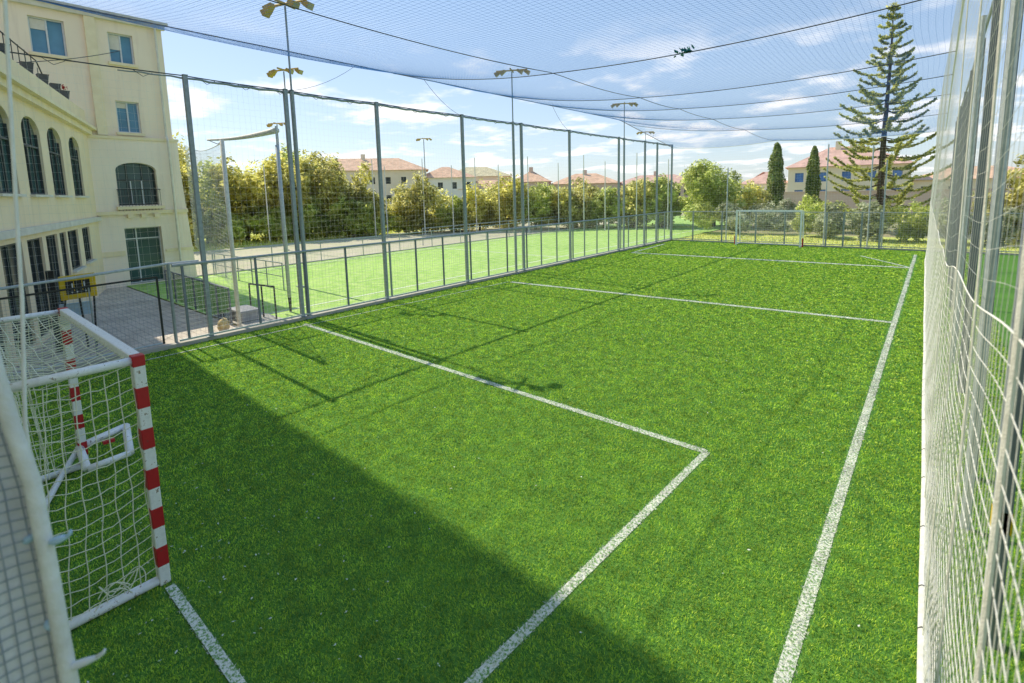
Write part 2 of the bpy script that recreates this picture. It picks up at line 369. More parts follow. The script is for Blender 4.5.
# ------------------------------------------------------------------ turf blades and line paint
LINES = [  # (p0, p1, width)
    ((-.60, 30.4), (-.60, .6), .10),
    ((-2.06, 6.25), (-2.30, 1.15), .09),
    ((-12.78, 6.52), (-2.06, 6.25), .11),
    ((-12.2, 14.45), (-.60, 15.15), .17),
    ((-12.45, 24.9), (-.60, 25.55), .26),
    ((-12.42, 24.9), (-12.74, 29.9), .10),
    ((-2.6, 28.84), (-.66, 25.66), .10),
    ((-12.78, .6), (-12.62, 6.5), .045),
    ((-12.62, 6.5), (-12.3, 14.4), .03),
    ((-4.95, 1.12), (-2.2, 1.12), .075),
]
def seg_mask(P, a, b, wd, wob=0.0):
    a = np.array(a); b = np.array(b); d = b - a; ln = np.linalg.norm(d); d = d / ln; n = np.array([-d[1], d[0]])
    q = P - a; t = q @ d; s = q @ n
    return (t > 0) & (t < ln) & (np.abs(s + wob) < wd / 2)

def blades(P, h, wd, z0=0.0, lean=1.0):
    n = len(P)
    az = rng.uniform(0, 2 * np.pi, n); ln = rng.beta(2.6, 1.6, n) * lean
    d = np.stack([np.cos(az), np.sin(az)], 1)
    rot = az + rng.uniform(.6, 2.4, n); s = np.stack([np.cos(rot), np.sin(rot)], 1)
    base = np.concatenate([P, np.full((n, 1), z0)], 1)
    def at(t, dr): 
        out = base.copy(); out[:, :2] += d * (h * ln * dr)[:, None]; out[:, 2] += h * np.sqrt(np.clip(1 - .75 * ln ** 2, .05, 1)) * t; return out
    S = np.concatenate([s * (wd / 2)[:, None], np.zeros((n, 1))], 1)
    m1 = at(.62, .38); tip = at(1.0 - .12, 1.0)
    V = np.stack([base - S, base + S, m1 - S * .85, m1 + S * .85, tip], 1).reshape(-1, 3)
    o = (np.arange(n) * 5)[:, None]
    Fc = np.concatenate([o + np.array([[0, 1, 3]]), o + np.array([[0, 3, 2]]), o + np.array([[2, 3, 4]])], 0)
    return V, Fc

pts = []
for y0 in np.arange(.3, 32.2, .5):
    for x0 in np.arange(XF + .06, .9, .5):
        d = math.hypot(x0 + .25, y0 + .25)
        if y0 < 1.2 and x0 > -2.5: continue
        dens = min(8200, 8200 * (4.8 / max(d, 1)) ** 1.7)
        k = rng.poisson(dens * .25)
        pts.append(np.stack([rng.uniform(x0, x0 + .5, k), rng.uniform(y0, y0 + .5, k)], 1))
P = np.concatenate(pts)
P = P[(P[:, 0] > XF + .07) & (P[:, 1] < 32.2)]
dist = np.hypot(P[:, 0], P[:, 1])
dens = np.minimum(8200, 8200 * (4.8 / dist) ** 1.7)
hh = rng.uniform(.014, .034, len(P)); ww = np.clip(1.05 / (dens * .03), .0042, .07) * rng.uniform(.5, 1.4, len(P))
own = np.full(len(P), -1)
for i, (a, b, wd) in enumerate(LINES):
    mk = seg_mask(P, a, b, wd + .02 + .0045 * dist, rng.normal(0, .012, len(P)))
    own[mk & (own < 0)] = i
g = own < 0
V, Fc = blades(P[g], hh[g], ww[g])
stuff(mesh_np('turf_blades', V, Fc, 'turf_blade'), 'green artificial grass pile over the caged pitch', 'grass')
for i, (a, b, wd) in enumerate(LINES):
    a_, b_ = Vector((*a, 0)), Vector((*b, 0)); d = (b_ - a_).normalized(); n_ = Vector((-d.y, d.x, 0)) * wd / 2
    ln = (b_ - a_).length; st = max(2, int(ln / .3)); mb = MB()
    for k in range(st):
        p, q = a_.lerp(b_, k / st), a_.lerp(b_, (k + 1) / st)
        mb.add([p + n_, p - n_, q - n_, q + n_], [(0, 1, 2, 3)])
    mb.v = [(x, y, .004 + .0012 * i) for x, y, z in mb.v]
    base = mb.build('pitch_line', 'line_base')
    struct(base)
    gm = own == i
    # extra paint-coated pile so the line reads as painted fibres
    m = int(ln * wd * 2600)
    t = rng.random(m); s = rng.uniform(-.5, .5, m) * wd + rng.normal(0, .008, m)
    D = np.array([d.x, d.y]); Nn = np.array([-d.y, d.x])
    Q = np.array(a)[None] + D[None] * (t * ln)[:, None] + Nn[None] * s[:, None]
    dq = np.hypot(Q[:, 0], Q[:, 1]); keep = rng.random(m) < np.clip((7.5 / np.maximum(dq, 1)) ** 1.0, .3, 1)
    worn = (np.sin(Q[:, 0] * 3.1 + Q[:, 1] * 5.3) + np.sin(Q[:, 0] * 11 - Q[:, 1] * 7.1) + rng.normal(0, 1.0, m)) > -1.2
    Q = Q[keep & worn]; dq = dq[keep & worn]
    wq = np.clip(.004 * dq / 4, .006, .05)
    V1, F1 = blades(Q, rng.uniform(.016, .034, len(Q)), wq)
    gm &= seg_mask(P, a, b, wd + .01)
    if gm.sum():
        sel = gm.copy(); rnd = rng.random(len(P)) < .55; sel &= rnd
        V2, F2 = blades(P[sel], hh[sel], ww[sel]); V1, F1 = join_np([(V1, F1), (V2, F2)])
        left = gm & ~rnd
    struct(mesh_np('pitch_line', V1, F1, 'line_blade'))
# verge grass tufts beyond the track and behind the far fence
k = 9000
P2 = np.stack([rng.uniform(-47, -37.6, k), rng.uniform(2, 60, k)], 1)
V, Fc = blades(P2, rng.uniform(.15, .5, k), rng.uniform(.05, .14, k), -.02)
P3 = np.stack([rng.uniform(XF, 10, 5000), rng.uniform(32.5, 38, 5000)], 1)
V3, F3 = blades(P3, rng.uniform(.06, .2, 5000), rng.uniform(.02, .06, 5000), -.02)
V, Fc = join_np([(V, Fc), (V3, F3)])
stuff(mesh_np('verge_grass', V, Fc, 'verge_blade'), 'yellow green rough grass along the verges beyond the fences', 'grass')

V = []; Fq = []
for k in range(420):
    if k < 200: x, y = rng.normal(-5.5, 1.6), abs(rng.normal(1.2, .9)) + .3
    else: x, y = rng.uniform(-13, 0), rng.uniform(1.5, 12)
    a = rng.uniform(0, 6.3); r_ = rng.uniform(.006, .014); z = rng.uniform(.022, .034)
    o_ = len(V); V += [(x + r_ * math.cos(a + q) * f_, y + r_ * math.sin(a + q) * f_, z + .004 * (q > 2)) for q, f_ in ((0, 1.4), (1.5, .7), (3.1, 1.4), (4.6, .7))]; Fq.append((o_, o_ + 1, o_ + 2, o_ + 3))
stuff(mesh_np('turf_litter', np.array(V), np.array(Fq), 'line_base'), 'tiny pale flecks of paper and paint scattered over the turf', 'litter')
# ------------------------------------------------------------------ left perimeter fence
RT = 1.90
posts_y = [.55, 4.43, 6.75, 9.58, 13.22, 16.62, 20.2, 25.0, 28.2, 29.9, 32.15]
fence = thing('perimeter_fence', 'long grey metal fence with tall posts and wire panels along the left touchline', 'fence', (XF, 16, 0))
for y in posts_y:
    pm_ = MB(); pm_.sqpost(XF, y, .08, 6.18, .095); pm_.sqpost(XF, y, 6.18, 6.2, .11); pm_.sqpost(XF + .0, y, .085, .1, .2)
    pm_.box((XF - .06, y - .06, RT - .06), (XF + .062, y + .06, RT - .02))
    pm_.build('post', 'galv', fence, bevel=.006)
r = MB(); r.tube([(XF + .055, 3.75, RT), (XF + .055, 32.1, RT)], .036, 8)
r.build('top_rail', 'galv', fence)
r = MB(); r.box((XF + .03, 3.75, .13), (XF + .07, 32.1, .17)); r.build('bottom_rail', 'galv_light', fence)
ys = []
for a, b in zip(posts_y[1:-1], posts_y[2:]):
    n = max(1, round((b - a) / 1.15))
    ys += [a + (b - a) * i / n for i in range(1, n)] + ([b + .16] if b < 31 else [])
for y in ys + [3.95]:
    MB().box((XF + .028, y - .024, .17), (XF + .072, y + .024, RT - .034)).build('baluster', 'slate_post' if (int(y * 7) % 3 == 0) else 'galv', fence)
yy = np.arange(3.8, 32.1, .1); zz_ = np.arange(.2, RT, .1)
Pv = np.stack([np.stack([np.full(2, XF + .05), np.full(2, y), np.array([.15, RT])], 1) for y in yy])
Ph = np.stack([np.stack([np.full(2, XF + .05), np.array([3.8, 32.1]), np.full(2, z)], 1) for z in zz_])
V, Fc = join_np([tubes_np(Pv, .0022), tubes_np(Ph, .0022)])
mesh_np('mesh_panel', V, Fc, 'wire', fence)

def sag_line(a, b, s, n):
    t = np.linspace(0, 1, n); a = np.array(a, float); b = np.array(b, float)
    p = a[None] + (b - a)[None] * t[:, None]; p[:, 2] -= s * 4 * t * (1 - t); return p

# side net hanging above the left fence
sn = thing('side_net', 'pale square-mesh ball net hung between the tall posts of the left fence', 'net', (XF, 16, 0))
parts = []
ny = 236; nz = 37
Y = np.linspace(.6, 32.1, ny)
def topz(y):
    a = np.array(posts_y); i = np.clip(np.searchsorted(a, y) - 1, 0, len(a) - 2); t = (y - a[i]) / (a[i + 1] - a[i])
    return 6.16 - .025 * 4 * t * (1 - t) * np.minimum(1, (a[i + 1] - a[i]) / 3)
Zt = topz(Y)
vv = np.linspace(0, 1, 8)
Pv = np.stack([np.stack([XF - .07 + .04 * np.sin(Y[j] * 1.3) * np.sin(np.pi * vv), np.full(8, Y[j]) + .01 * np.sin(9 * vv + j), .2 + (Zt[j] - .2) * vv], 1) for j in range(ny)])
Ph = []
for i in range(nz):
    t = (i + .5) / nz; yv = Y[::3]
    Ph.append(np.stack([XF - .07 + .04 * np.sin(yv * 1.3) * np.sin(np.pi * t), yv, .2 + (topz(yv) - .2) * t + .008 * np.sin(yv * 9 + i)], 1))
V, Fc = join_np([tubes_np(Pv, .0013), tubes_np(np.stack(Ph), .0013)])
mesh_np('net_mesh', V, Fc, 'side_cord', sn)
yt = np.concatenate([np.linspace(a, b, 9)[:-1] for a, b in zip(posts_y[:-1], posts_y[1:])] + [[32.15]])
top = np.stack([np.full(len(yt), XF - .055), yt, topz(yt) + .025], 1)
mb = MB(); mb.tube([(XF - .055, -2.5, 6.2)] + [tuple(p) for p in top], .013, 6); 
for i in range(0, len(top), 3):   # ties and loose loops
    p = top[i]; mb.tube([p, p + np.array([.01, .18, -.12]), p + np.array([0, .36, -.02])], .007, 4)
mb.build('top_rope', 'rope_dark', sn)
mb = MB(); mb.tube([(XF - .06 + .015 * math.sin(y * 7), y, float(topz(np.array([y]))[0]) - .02 + .012 * math.sin(y * 11)) for y in np.linspace(3.2, 32.1, 150)], [.012 + .02 * min(1, i / 12) for i in range(150)], 7); mb.build('folded_net', 'galv', sn, True)

# gate and near railing at the left end
gate = thing('gate', 'low black framed wire gate in the fence near the goal', 'gate', (XF, 2, 0))
g_ = MB()
for a, b in (((XF, .75, 1.62), (XF, 3.45, 1.68)), ((XF, 3.45, 1.68), (XF, 3.45, .14)), ((XF, .75, .14), (XF, .75, 1.62))): g_.tube([a, b], .026, 4)
g_.build('gate_frame', 'black_metal', gate)
MB().tube([(XF, .78, .16), (XF, 3.42, .16)], .02, 6).build('bottom_rail', 'galv_light', gate)
MB().tube([(XF, 2.25, .16), (XF, 2.25, 1.64)], .012, 6).build('bar', 'galv', gate)
Pv = np.stack([np.array([[XF, y, .16], [XF, y, 1.63]]) for y in np.arange(.8, 3.43, .07)])
Ph = np.stack([np.array([[XF, .78, z], [XF, 3.43, z]]) for z in np.arange(.2, 1.63, .07)])
V, Fc = join_np([tubes_np(Pv, .002), tubes_np(Ph, .002)]); mesh_np('mesh_panel', V, Fc, 'galv', gate)
nr = thing('railing', 'pale blue-grey tubular handrail crossing above the black gate', 'railing', (XF - .1, 2, 0))
MB().tube([(XF - .1, -3, 1.72), (XF - .1, 1.0, 1.80), (XF - .1, 3.7, 1.94), (XF - .1, 4.35, 1.93)], .03, 8).build('handrail', 'galv_light', nr)
for y in (-2.2, .6): MB().tube([(XF - .1, y, 0), (XF - .1, y, 1.76)], .03, 8).build('post', 'black_metal', nr)
MB().tube([(XF - .1, 3.72, 0), (XF - .1, 3.72, 1.95)], .035, 8).build('post', 'galv', nr)
for y in np.arange(-2.0, .6, .22): MB().box((XF - .11, y - .01, .1), (XF - .09, y + .01, 1.72)).build('baluster', 'black_metal', nr)

# ------------------------------------------------------------------ roof net
XE, XC, XR = -13.3, -7.2, .12
crossY = [1.2, 10.3, 14.9, 18.0, 21.5, 26.0, 32.2]
def roofz(x, y):
    x = np.asarray(x, float); y = np.asarray(y, float)
    far = np.clip((y - 20) / 12, 0, 1)
    ze = 7.2 - .1 * np.clip(y / 25, 0, 1) - 1.1 * np.clip((y - 25) / 7.2, 0, 1); zc = 6.18 - .22 * far; zr = 6.18 - .35 * far
    t1 = np.clip((x - XE) / (XC - XE), 0, 1); t2 = np.clip((x - XC) / (XR - XC), 0, 1)
    z = np.where(x < XC, ze + (zc - ze) * t1 - .16 * 4 * t1 * (1 - t1), zc + (zr - zc) * t2 - .13 * 4 * t2 * (1 - t2))
    a = np.array(crossY); i = np.clip(np.searchsorted(a, y) - 1, 0, len(a) - 2); t = np.clip((y - a[i]) / (a[i + 1] - a[i]), 0, 1)
    return z - .016 * (a[i + 1] - a[i]) * 4 * t * (1 - t) * np.minimum(1, np.minimum(np.abs(x - XE), np.abs(x - XR)) / 1.0)
rn = thing('roof_net', 'dark blue ball-stop net roof sagging on ropes over the whole pitch', 'net', (XC, 16, 6.2))
nx_ = int((XR - XE) / .10); Xs = np.linspace(XE, XR, nx_); Ys = np.linspace(1.2, 32.2, 100)
Pl = []
for i, x in enumerate(Xs):
    xx = x + .03 * np.sin(Ys * .9 + i * .05) ; xx[0] = x
    Pl.append(np.stack([xx, Ys, roofz(xx, Ys)], 1))
Xc = np.linspace(XE, XR, 44); Pc = []
for j, y in enumerate(np.arange(1.2, 32.2, .10)):
    yv = y + .05 * np.sin(Xc * .8 + j * .03); yv = np.clip(yv, 1.2, 32.2)
    Pc.append(np.stack([Xc, yv, roofz(Xc, yv)], 1))
V, Fc = join_np([tubes_np(np.stack(Pl), .00145), tubes_np(np.stack(Pc), .00145)])
mesh_np('net_mesh', V, Fc, 'roof_cord', rn)
mb = MB(); mb.tube([(XE, y, float(roofz(XE, y))) for y in np.linspace(1.2, 32.2, 50)], .015, 6); mb.build('edge_rope', 'rope_brown', rn)
mb = MB(); mb.tube([(XC, y, float(roofz(XC, y)) - .01) for y in np.linspace(1.2, 32.2, 60)], .008, 6); mb.build('ridge_rope', 'rope_dark', rn)
mb = MB(); mb.tube([(XR, y, float(roofz(XR, y))) for y in np.linspace(1.2, 32.2, 60)], .018, 6); mb.build('edge_rope', 'white_cord', rn)
for y in crossY:
    mb = MB(); mb.tube([(x, y, float(roofz(x, y)) - .012) for x in np.linspace(XE, XR, 40)], .010 if y < 32 else .014, 6)
    mb.build('cross_rope', 'rope_dark' if 2 < y < 32 else ('rope_brown' if y < 2 else 'white_cord'), rn)
# slack cords from the roof edge to the fence top
for y0, y1 in ((6.75, 8.5), (13.2, 11), (20.2, 18)):
    p = sag_line((XF, y0, 6.15), (XE + .6, y1, float(roofz(XE + .6, y1))), .15, 8); MB().tube([tuple(q) for q in p], .006, 4).build('slack_cord', 'rope_dark', rn)
o = MB()
for k in range(26):
    c = Vector((-4.0 + random.gauss(0, .09), 10.28 + random.gauss(0, .03), 6.06 + random.gauss(0, .035)))
    a = Vector((random.gauss(0, 1), random.gauss(0, 1), random.gauss(0, 1))).normalized() * .07; b = Vector((random.gauss(0, 1), random.gauss(0, 1), random.gauss(0, 1))).normalized() * .035
    o.add([c - a, c + b, c + a, c - b], [(0, 1, 2, 3)])
tag(o.build('rag', 'green_rag'), 'small dark green scrap snagged on a rope of the roof net', 'scrap')

# ------------------------------------------------------------------ floodlight masts
def mast(x, y, h, label, s=1.0, az=0.0, thick=0.055, step=6.2):
    t = thing('floodlight_mast', label, 'floodlight', (x, y, 0), 'floodlight masts')
    mb = MB(); 
    if step and step < h: mb.tube([(x, y, .02), (x, y, step)], thick, 10); mb.tube([(x, y, step), (x, y, h)], thick * .45, 8)
    else: mb.tube([(x, y, 0), (x, y, h)], [thick, thick * .55], 8)
    mb.box((x - .12, y - .12, 0), (x + .12, y + .12, .03))
    mb.build('pole', 'galv', t)
    c, s_ = math.cos(az), math.sin(az)
    def q(u, v, z): return (x + s * (u * c - v * s_), y + s * (u * s_ + v * c), h + s * z)
    mb = MB(); mb.tube([q(-.6, 0, .05), q(.6, 0, .05)], .03 * s, 6); mb.tube([q(0, -.3, .05), q(0, .3, .05)], .03 * s, 6)
    mb.build('bracket', 'amber', t)
    for u, v, tilt in ((-.52, .05, -1), (-.28, -.12, -1), (.28, -.12, 1), (.52, .05, 1)):
        mb = MB(); O = Vector(q(u, v, 0)); ax = Vector((c * tilt, s_ * tilt, -.55)).normalized(); up = Vector((-s_, c, 0)); n_ = ax.cross(up)
        ww_ = .10 * s
        a0 = O - ax * .06 * s; a1 = O + ax * .16 * s
        ring = lambda p, w1, w2: [p + up * w1 + n_ * w2, p - up * w1 + n_ * w2, p - up * w1 - n_ * w2, p + up * w1 - n_ * w2]
        mb.add(ring(a0, ww_ * .55, ww_ * .4) + ring(a1, ww_, ww_ * .75), [(0, 1, 2, 3), (0, 4, 5, 1), (1, 5, 6, 2), (2, 6, 7, 3), (3, 7, 4, 0), (7, 6, 5, 4)])
        lp = mb.build('floodlight', 'amber', t)
        a2 = a1 + ax * .004 * s
        MB().add(ring(a2, ww_ * .9, ww_ * .66), [(0, 1, 2, 3)]).build('lens', 'lens', lp)
    return t
mast(XF + .0, 6.93, 8.30, 'tallest-looking floodlight mast bolted beside the nearest tall fence post', 1.15, .35)
mast(XF, 16.1, 8.13, 'floodlight mast standing beside a twin post halfway along the left fence', 1.05, .5)
mast(XF, 25.6, 7.95, 'floodlight mast near the far left corner of the caged pitch', 1.05, .5)
mast(-18.4, 9.35, 7.9, 'floodlight mast on the next field seen just behind the nearest mast', 1.05, .4, .05, 4.5)
mast(-18.5, 39.3, 7.95, 'floodlight mast on the next field beyond the far left corner', 1.05, .5)
mast(-34.9, 29.9, 8.2, 'slim pale floodlight mast in front of the round bush across the track', 1.05, .5, .06, None)
mast(-32.3, 15.7, 8.0, 'floodlight mast across the track behind the white rolled net beam', 1.05, .5, .06, None)

# ------------------------------------------------------------------ near goal
goal = thing('handball_goal', 'white goal with red striped posts and slack cream net at the near left', 'goal', (-6.6, 1.12, 0))
xl, xr, gy, H = -8.14, -5.06, 1.11, 2.05
yb_t, yb_b = .33, .12
def striped(x, y):
    w_ = .042; n = 11; zs = np.linspace(.0, H - .05, n + 1)
    p = MB().box((x - w_, y - w_, 0), (x + w_, y + w_, H - .005)).build('post', 'white_paint', goal, bevel=.008)
    for i in range(1, n, 2): MB().box((x - w_ - .002, y - w_ - .002, zs[i]), (x + w_ + .002, y + w_ + .002, zs[i + 1])).build('red_band', 'red_paint', p, bevel=.006)
    MB().box((x - w_ - .003, y - w_ - .003, H - .05), (x + w_ + .003, y + w_ + .003, H + .044)).build('red_cap', 'red_paint', p, bevel=.006)
striped(xl, gy); striped(xr, gy)
mb = MB(); mb.box((xl + .045, gy - .042, H - .042), (xr - .045, gy + .042, H + .04)); mb.build('crossbar', 'white_paint', goal, bevel=.01)
for x in (xl, xr):
    MB().tube([(x, gy - .045, H), (x, yb_t, H)], .034, 10).build('top_side_bar', 'white_paint', goal, True)
    MB().tube([(x, gy - .045, .045), (x, yb_b, .045)], .04, 10).build('ground_side_bar', 'white_paint', goal, True)
    MB().tube([(x, yb_t, H), (x, .22, 1.0), (x, yb_b, .045)], .03, 10).build('rear_upright', 'white_paint', goal, True)
MB().tube([(xl, yb_t, H), (xr, yb_t, H)], .03, 10).build('rear_top_bar', 'white_paint', goal, True)
MB().tube([(xl, yb_b, .045), (xr, yb_b, .045)], .03, 10).build('rear_ground_bar', 'white_paint', goal, True)
def netpatch(fn, nu, nv, su, sv, jit=.012, r=.0034, seed=0):
    rg = np.random.default_rng(seed)
    U = np.linspace(0, 1, su); Vv = np.linspace(0, 1, sv)
    ph = rg.uniform(0, 6, (nu + nv + 2, 3))
    A = []
    for i in range(nu + 1):
        p = fn(np.full(sv, i / nu), Vv); p = p + jit * np.sin(Vv[:, None] * np.pi) * np.sin(Vv[:, None] * 23 + ph[i][None]); A.append(p)
    B = []
    for j in range(nv + 1):
        p = fn(U, np.full(su, j / nv)); p = p + jit * np.sin(U[:, None] * np.pi) * np.sin(U[:, None] * 23 + ph[nu + 1 + j][None]); B.append(p)
    return join_np([tubes_np(np.stack(A), r, 4), tubes_np(np.stack(B), r, 4)])
def f_top(u, v):
    return np.stack([xl + (xr - xl) * u, gy - .03 + (yb_t - gy + .03) * v, H - .01 - .10 * np.sin(np.pi * u) ** .7 * np.sin(np.pi * v)], 1)
def f_side(x, bulge):
    def f(u, v):
        y1 = yb_b + (yb_t - yb_b) * v
        return np.stack([x + bulge * np.sin(np.pi * u) * np.sin(np.pi * v), gy - .05 + (y1 - gy + .05) * u, .07 + (H - .1) * v - .07 * np.sin(np.pi * u) * (1 - .3 * v)], 1)
    return f
def f_back(u, v):
    return np.stack([xl + (xr - xl) * u, yb_b + (yb_t - yb_b) * v + .25 * np.sin(np.pi * v) * np.sin(np.pi * u), .06 + (H - .1) * v], 1)
V, Fc = join_np([netpatch(f_top, 27, 7, 30, 12, .008, .0045, 1), netpatch(f_side(xr, .06), 8, 19, 14, 30, .009, .0042, 2),
                 netpatch(f_side(xl, -.05), 8, 19, 14, 30, .012, .004, 3), netpatch(f_back, 27, 19, 40, 30, .03, .0036, 4)])
mesh_np('goal_net', V, Fc, 'cream_cord', goal)
# slack bundles of net cord at the foot and beside the rear
mb = MB(); rr = random.Random(3)
for k in range(3):
    mb = MB(); a0 = rr.uniform(0, 6.3); c = Vector((xr + .01, .85 - .05 * k, .12 + rr.uniform(0, .1)))
    mb.tube([c + Vector((.05 * math.sin(a0 + t), .13 * math.cos(a0 + t), .07 * math.sin(2 * t))) for t in np.linspace(0, 5.2, 40)], .0045, 5); mb.build('slack_cord', 'cream_cord', goal)
mb = MB()
for k in range(12):
    x0 = xl + .25 + .06 * k
    mb.tube([(x0 + .05 * math.sin(t * 3 + k), .55 + .1 * math.sin(k) + .1 * t / 6, 1.85 - 1.5 * t / 6) for t in np.linspace(0, 6, 12)], .0045, 4)
mb.build('gathered_cord', 'cream_cord', goal)
o = MB()
o.tube([(xl + .1, gy + .0, H - .14), (xl + .1, gy, H - .06)], [.055, .05], 10)
o.build('float_cap', 'white_plastic', goal, True)

# small white folding frame on the ground beyond the goal's left post
mini = thing('training_frame', 'small white tubular frame leaning by the left post behind the goal net', 'frame', (-8.4, 1.3, 0))
c4 = [(-8.14, 1.08, .30), (-8.38, 1.62, .30), (-7.78, 1.51, .15), (-7.73, 1.07, .15)]
mb = MB(); mb.tube([c4[0], c4[1]], .045, 8); mb.tube([c4[1], c4[2]], .05, 8); mb.build('frame_top', 'white_paint', mini, True)
mb = MB(); mb.tube([c4[2], c4[3]], .04, 8); mb.tube([c4[3], c4[0]], .045, 8); mb.build('frame_side', 'white_paint', mini, True)
mb = MB(); mb.tube([c4[0], (-7.95, .84, .05), (-7.35, .62, .05)], .035, 8);  mb.build('leg', 'white_paint', mini, True)
mb = MB(); mb.box((-8.1, 1.3, .27), (-8.02, 1.42, .31)); mb.build('red_clip', 'red_paint', mini)

# ------------------------------------------------------------------ foreground left: net pole, clips, rear net sheet
pole = thing('net_pole', 'blurred white net edge pole with plastic clips right in the foreground', 'pole', (-1.5, .13, 0))
mb = MB(); ep = [(-1.78, .075, 3.24), (-1.738, .085, 3.067), (-1.716, .09, 2.959), (-1.677, .10, 2.838), (-1.636, .115, 2.717), (-1.592, .118, 2.513), (-1.556, .118, 2.321), (-1.524, .119, 2.176), (-1.502, .12, 2.08), (-1.46, .12, 1.7), (-1.42, .12, .9), (-1.41, .12, .0)]
ep = [(x + .034, y + .006, z) for x, y, z in ep]; mb.tube(ep, .0165, 10); mb.build('tube', 'white_tube', pole, True)
mb = MB(); sp = [(-1.80, .05, 3.2), (-1.757, .066, 2.928), (-1.715, .083, 2.793), (-1.664, .094, 2.598), (-1.622, .098, 2.402), (-1.582, .098, 2.199), (-1.556, .095, 2.06), (-1.5, .09, 1.5), (-1.46, .09, .2)]
mb.tube([(x + .008, y + .008 * math.sin(i * 2), z) for i, (x, y, z) in enumerate(sp)], .010, 8)
mb.tube([(x - .004, y - .022, z) for x, y, z in sp], .006, 6); mb.build('lacing_rope', 'white_cord', pole, True)
for (a, b, m) in (((-1.612, .098, 2.572), (-1.592, .108, 2.584), 'blue_plastic'), ((-1.550, .140, 2.574), (-1.528, .162, 2.584), 'blue_plastic'),
                  ((-1.556, .108, 2.376), (-1.545, .112, 2.362), 'blue_plastic'), ((-1.500, .136, 2.276), (-1.455, .178, 2.298), 'white_plastic')):
    a_, b_ = Vector(a), Vector(b); d = (b_ - a_)
    cl = MB(); cl.tube([a_ - d * .5, a_, a_ + d * .45, b_], [.004, .010, .009, .004], 8)
    cl.tube([b_ - d * .2, b_ + d * .12 + Vector((0, 0, .004)), b_ + d * .2 + Vector((0, 0, .012))], [.005, .005, .003], 6)
    cl.build('clip', m, pole, True)
back = thing('rear_net', 'pale gathered ball net hanging behind the near goal in the left foreground', 'net', (-2.4, .07, 0))
def f_rear(u, v):  # u from pole to the left, v bottom to top
    z = .02 + 3.25 * v; ez = np.array([p[2] for p in ep][::-1]); ex = np.array([p[0] for p in ep][::-1]); ey = np.array([p[1] for p in ep][::-1])
    x0 = np.interp(z, ez, ex); y0 = np.interp(z, ez, ey)
    return np.stack([x0 - .02 - .06 * u + .012 * np.sin(u * 23 + v * 5), y0 + .004 - .9 * u, z + .02 * np.sin(u * 9)], 1)
nu, nv = 60, 40
uu, vw = np.meshgrid(np.linspace(0, 1, nu), np.linspace(0, 1, nv), indexing='ij')
Vs = f_rear(uu.ravel(), vw.ravel()); Vs[:, 0] -= .006
ii = np.arange(nu * nv).reshape(nu, nv)
Fs = np.stack([ii[:-1, :-1], ii[1:, :-1], ii[1:, 1:], ii[:-1, 1:]], -1).reshape(-1, 4)
mesh_np('net_sheet', Vs, Fs, 'sheet_white', back, True)
V, Fc = netpatch(f_rear, 36, 130, 60, 40, .002, .0013, 9); mesh_np('net_mesh', V, Fc, 'galv', back)
hang = MB(); hang.tube([(-2.34, .31, 6.15), (-2.325, .296, 4.197), (-2.305, .28, 4.008), (-2.273, .255, 3.694), (-2.231, .225, 3.317), (-2.202, .207, 3.065), (-2.171, .17, 2.689), (-2.12, .13, 1.6)], .0055, 6)
tag(hang.build('hanging_rope', 'white_cord', None, True), 'thin pale rope hanging at the far left edge in front of the arched building', 'rope')

# ------------------------------------------------------------------ right net and fence
rnet = thing('touchline_net', 'white ball net hanging along the right touchline almost edge-on', 'net', (.13, 16, 0))
def rx(y, z): return .20 - .0142 * np.clip(y, 0, 28) + .0 * z + .004 * np.sin(y * 1.1 + z * 1.7)
# lower white panel, with slack top rope
def ropez(y): return 3.1 - .07 * np.minimum(y, 7) - .06 * (1 - np.cos((y - 1.7) * 2 * np.pi / 2.9)) / 2
yl = np.concatenate([np.arange(1.05, 6, .075), np.arange(6, 32, .08)])
vv = np.linspace(0, 1, 26)
Pv = []
for j, y in enumerate(yl):
    zt = ropez(y); z = .05 + (zt - .05) * vv
    Pv.append(np.stack([rx(y, z) + .002 * np.sin(z * 3 + j), y + .003 * np.sin(z * 5 + j * .7), z], 1))
Ph = []
ydet = np.concatenate([np.arange(1.0, 8, .12), np.linspace(8, 32, 60)])
for i in range(32):
    t = i / 31; z = .05 + (ropez(ydet) - .05) * t
    Ph.append(np.stack([rx(ydet, z) + .003 * np.sin(ydet * 5 + i), ydet, z], 1))
V, Fc = join_np([tubes_np(np.stack(Pv), .0011, 4), tubes_np(np.stack(Ph), .0015, 4)])
mesh_np('lower_net', V, Fc, 'white_cord', rnet)
vv = np.linspace(0, 1, 14); Pv = []
for j, y in enumerate(np.arange(1.05, 32, .12)):
    zt = float(roofz(XR, y)); z = ropez(y) + (zt - ropez(y)) * vv
    Pv.append(np.stack([rx(y, z) + .03 * np.sin(vv * np.pi), np.full(14, y), z], 1))
Ph = []
for i in range(29):
    t = i / 28; z = ropez(ydet) + (roofz(XR, ydet) - ropez(ydet)) * t
    Ph.append(np.stack([rx(ydet, z) + .03 * np.sin(t * np.pi), ydet, z], 1))
V, Fc = join_np([tubes_np(np.stack(Pv), .0008, 3), tubes_np(np.stack(Ph), .0009, 3)])
mesh_np('upper_net', V, Fc, 'side_cord', rnet)
mb = MB(); mb.tube([(float(rx(y, 3)), y, float(ropez(y))) for y in np.concatenate([np.arange(1, 8, .15), np.arange(8, 32, .5)])], .003, 6); mb.build('seam_rope', 'white_cord', rnet)
mb = MB(); mb.tube([(float(rx(y, 0)), y, .05) for y in np.linspace(1.2, 32, 120)], .036, 8); mb.build('ground_roll', 'white_tube', rnet, True)
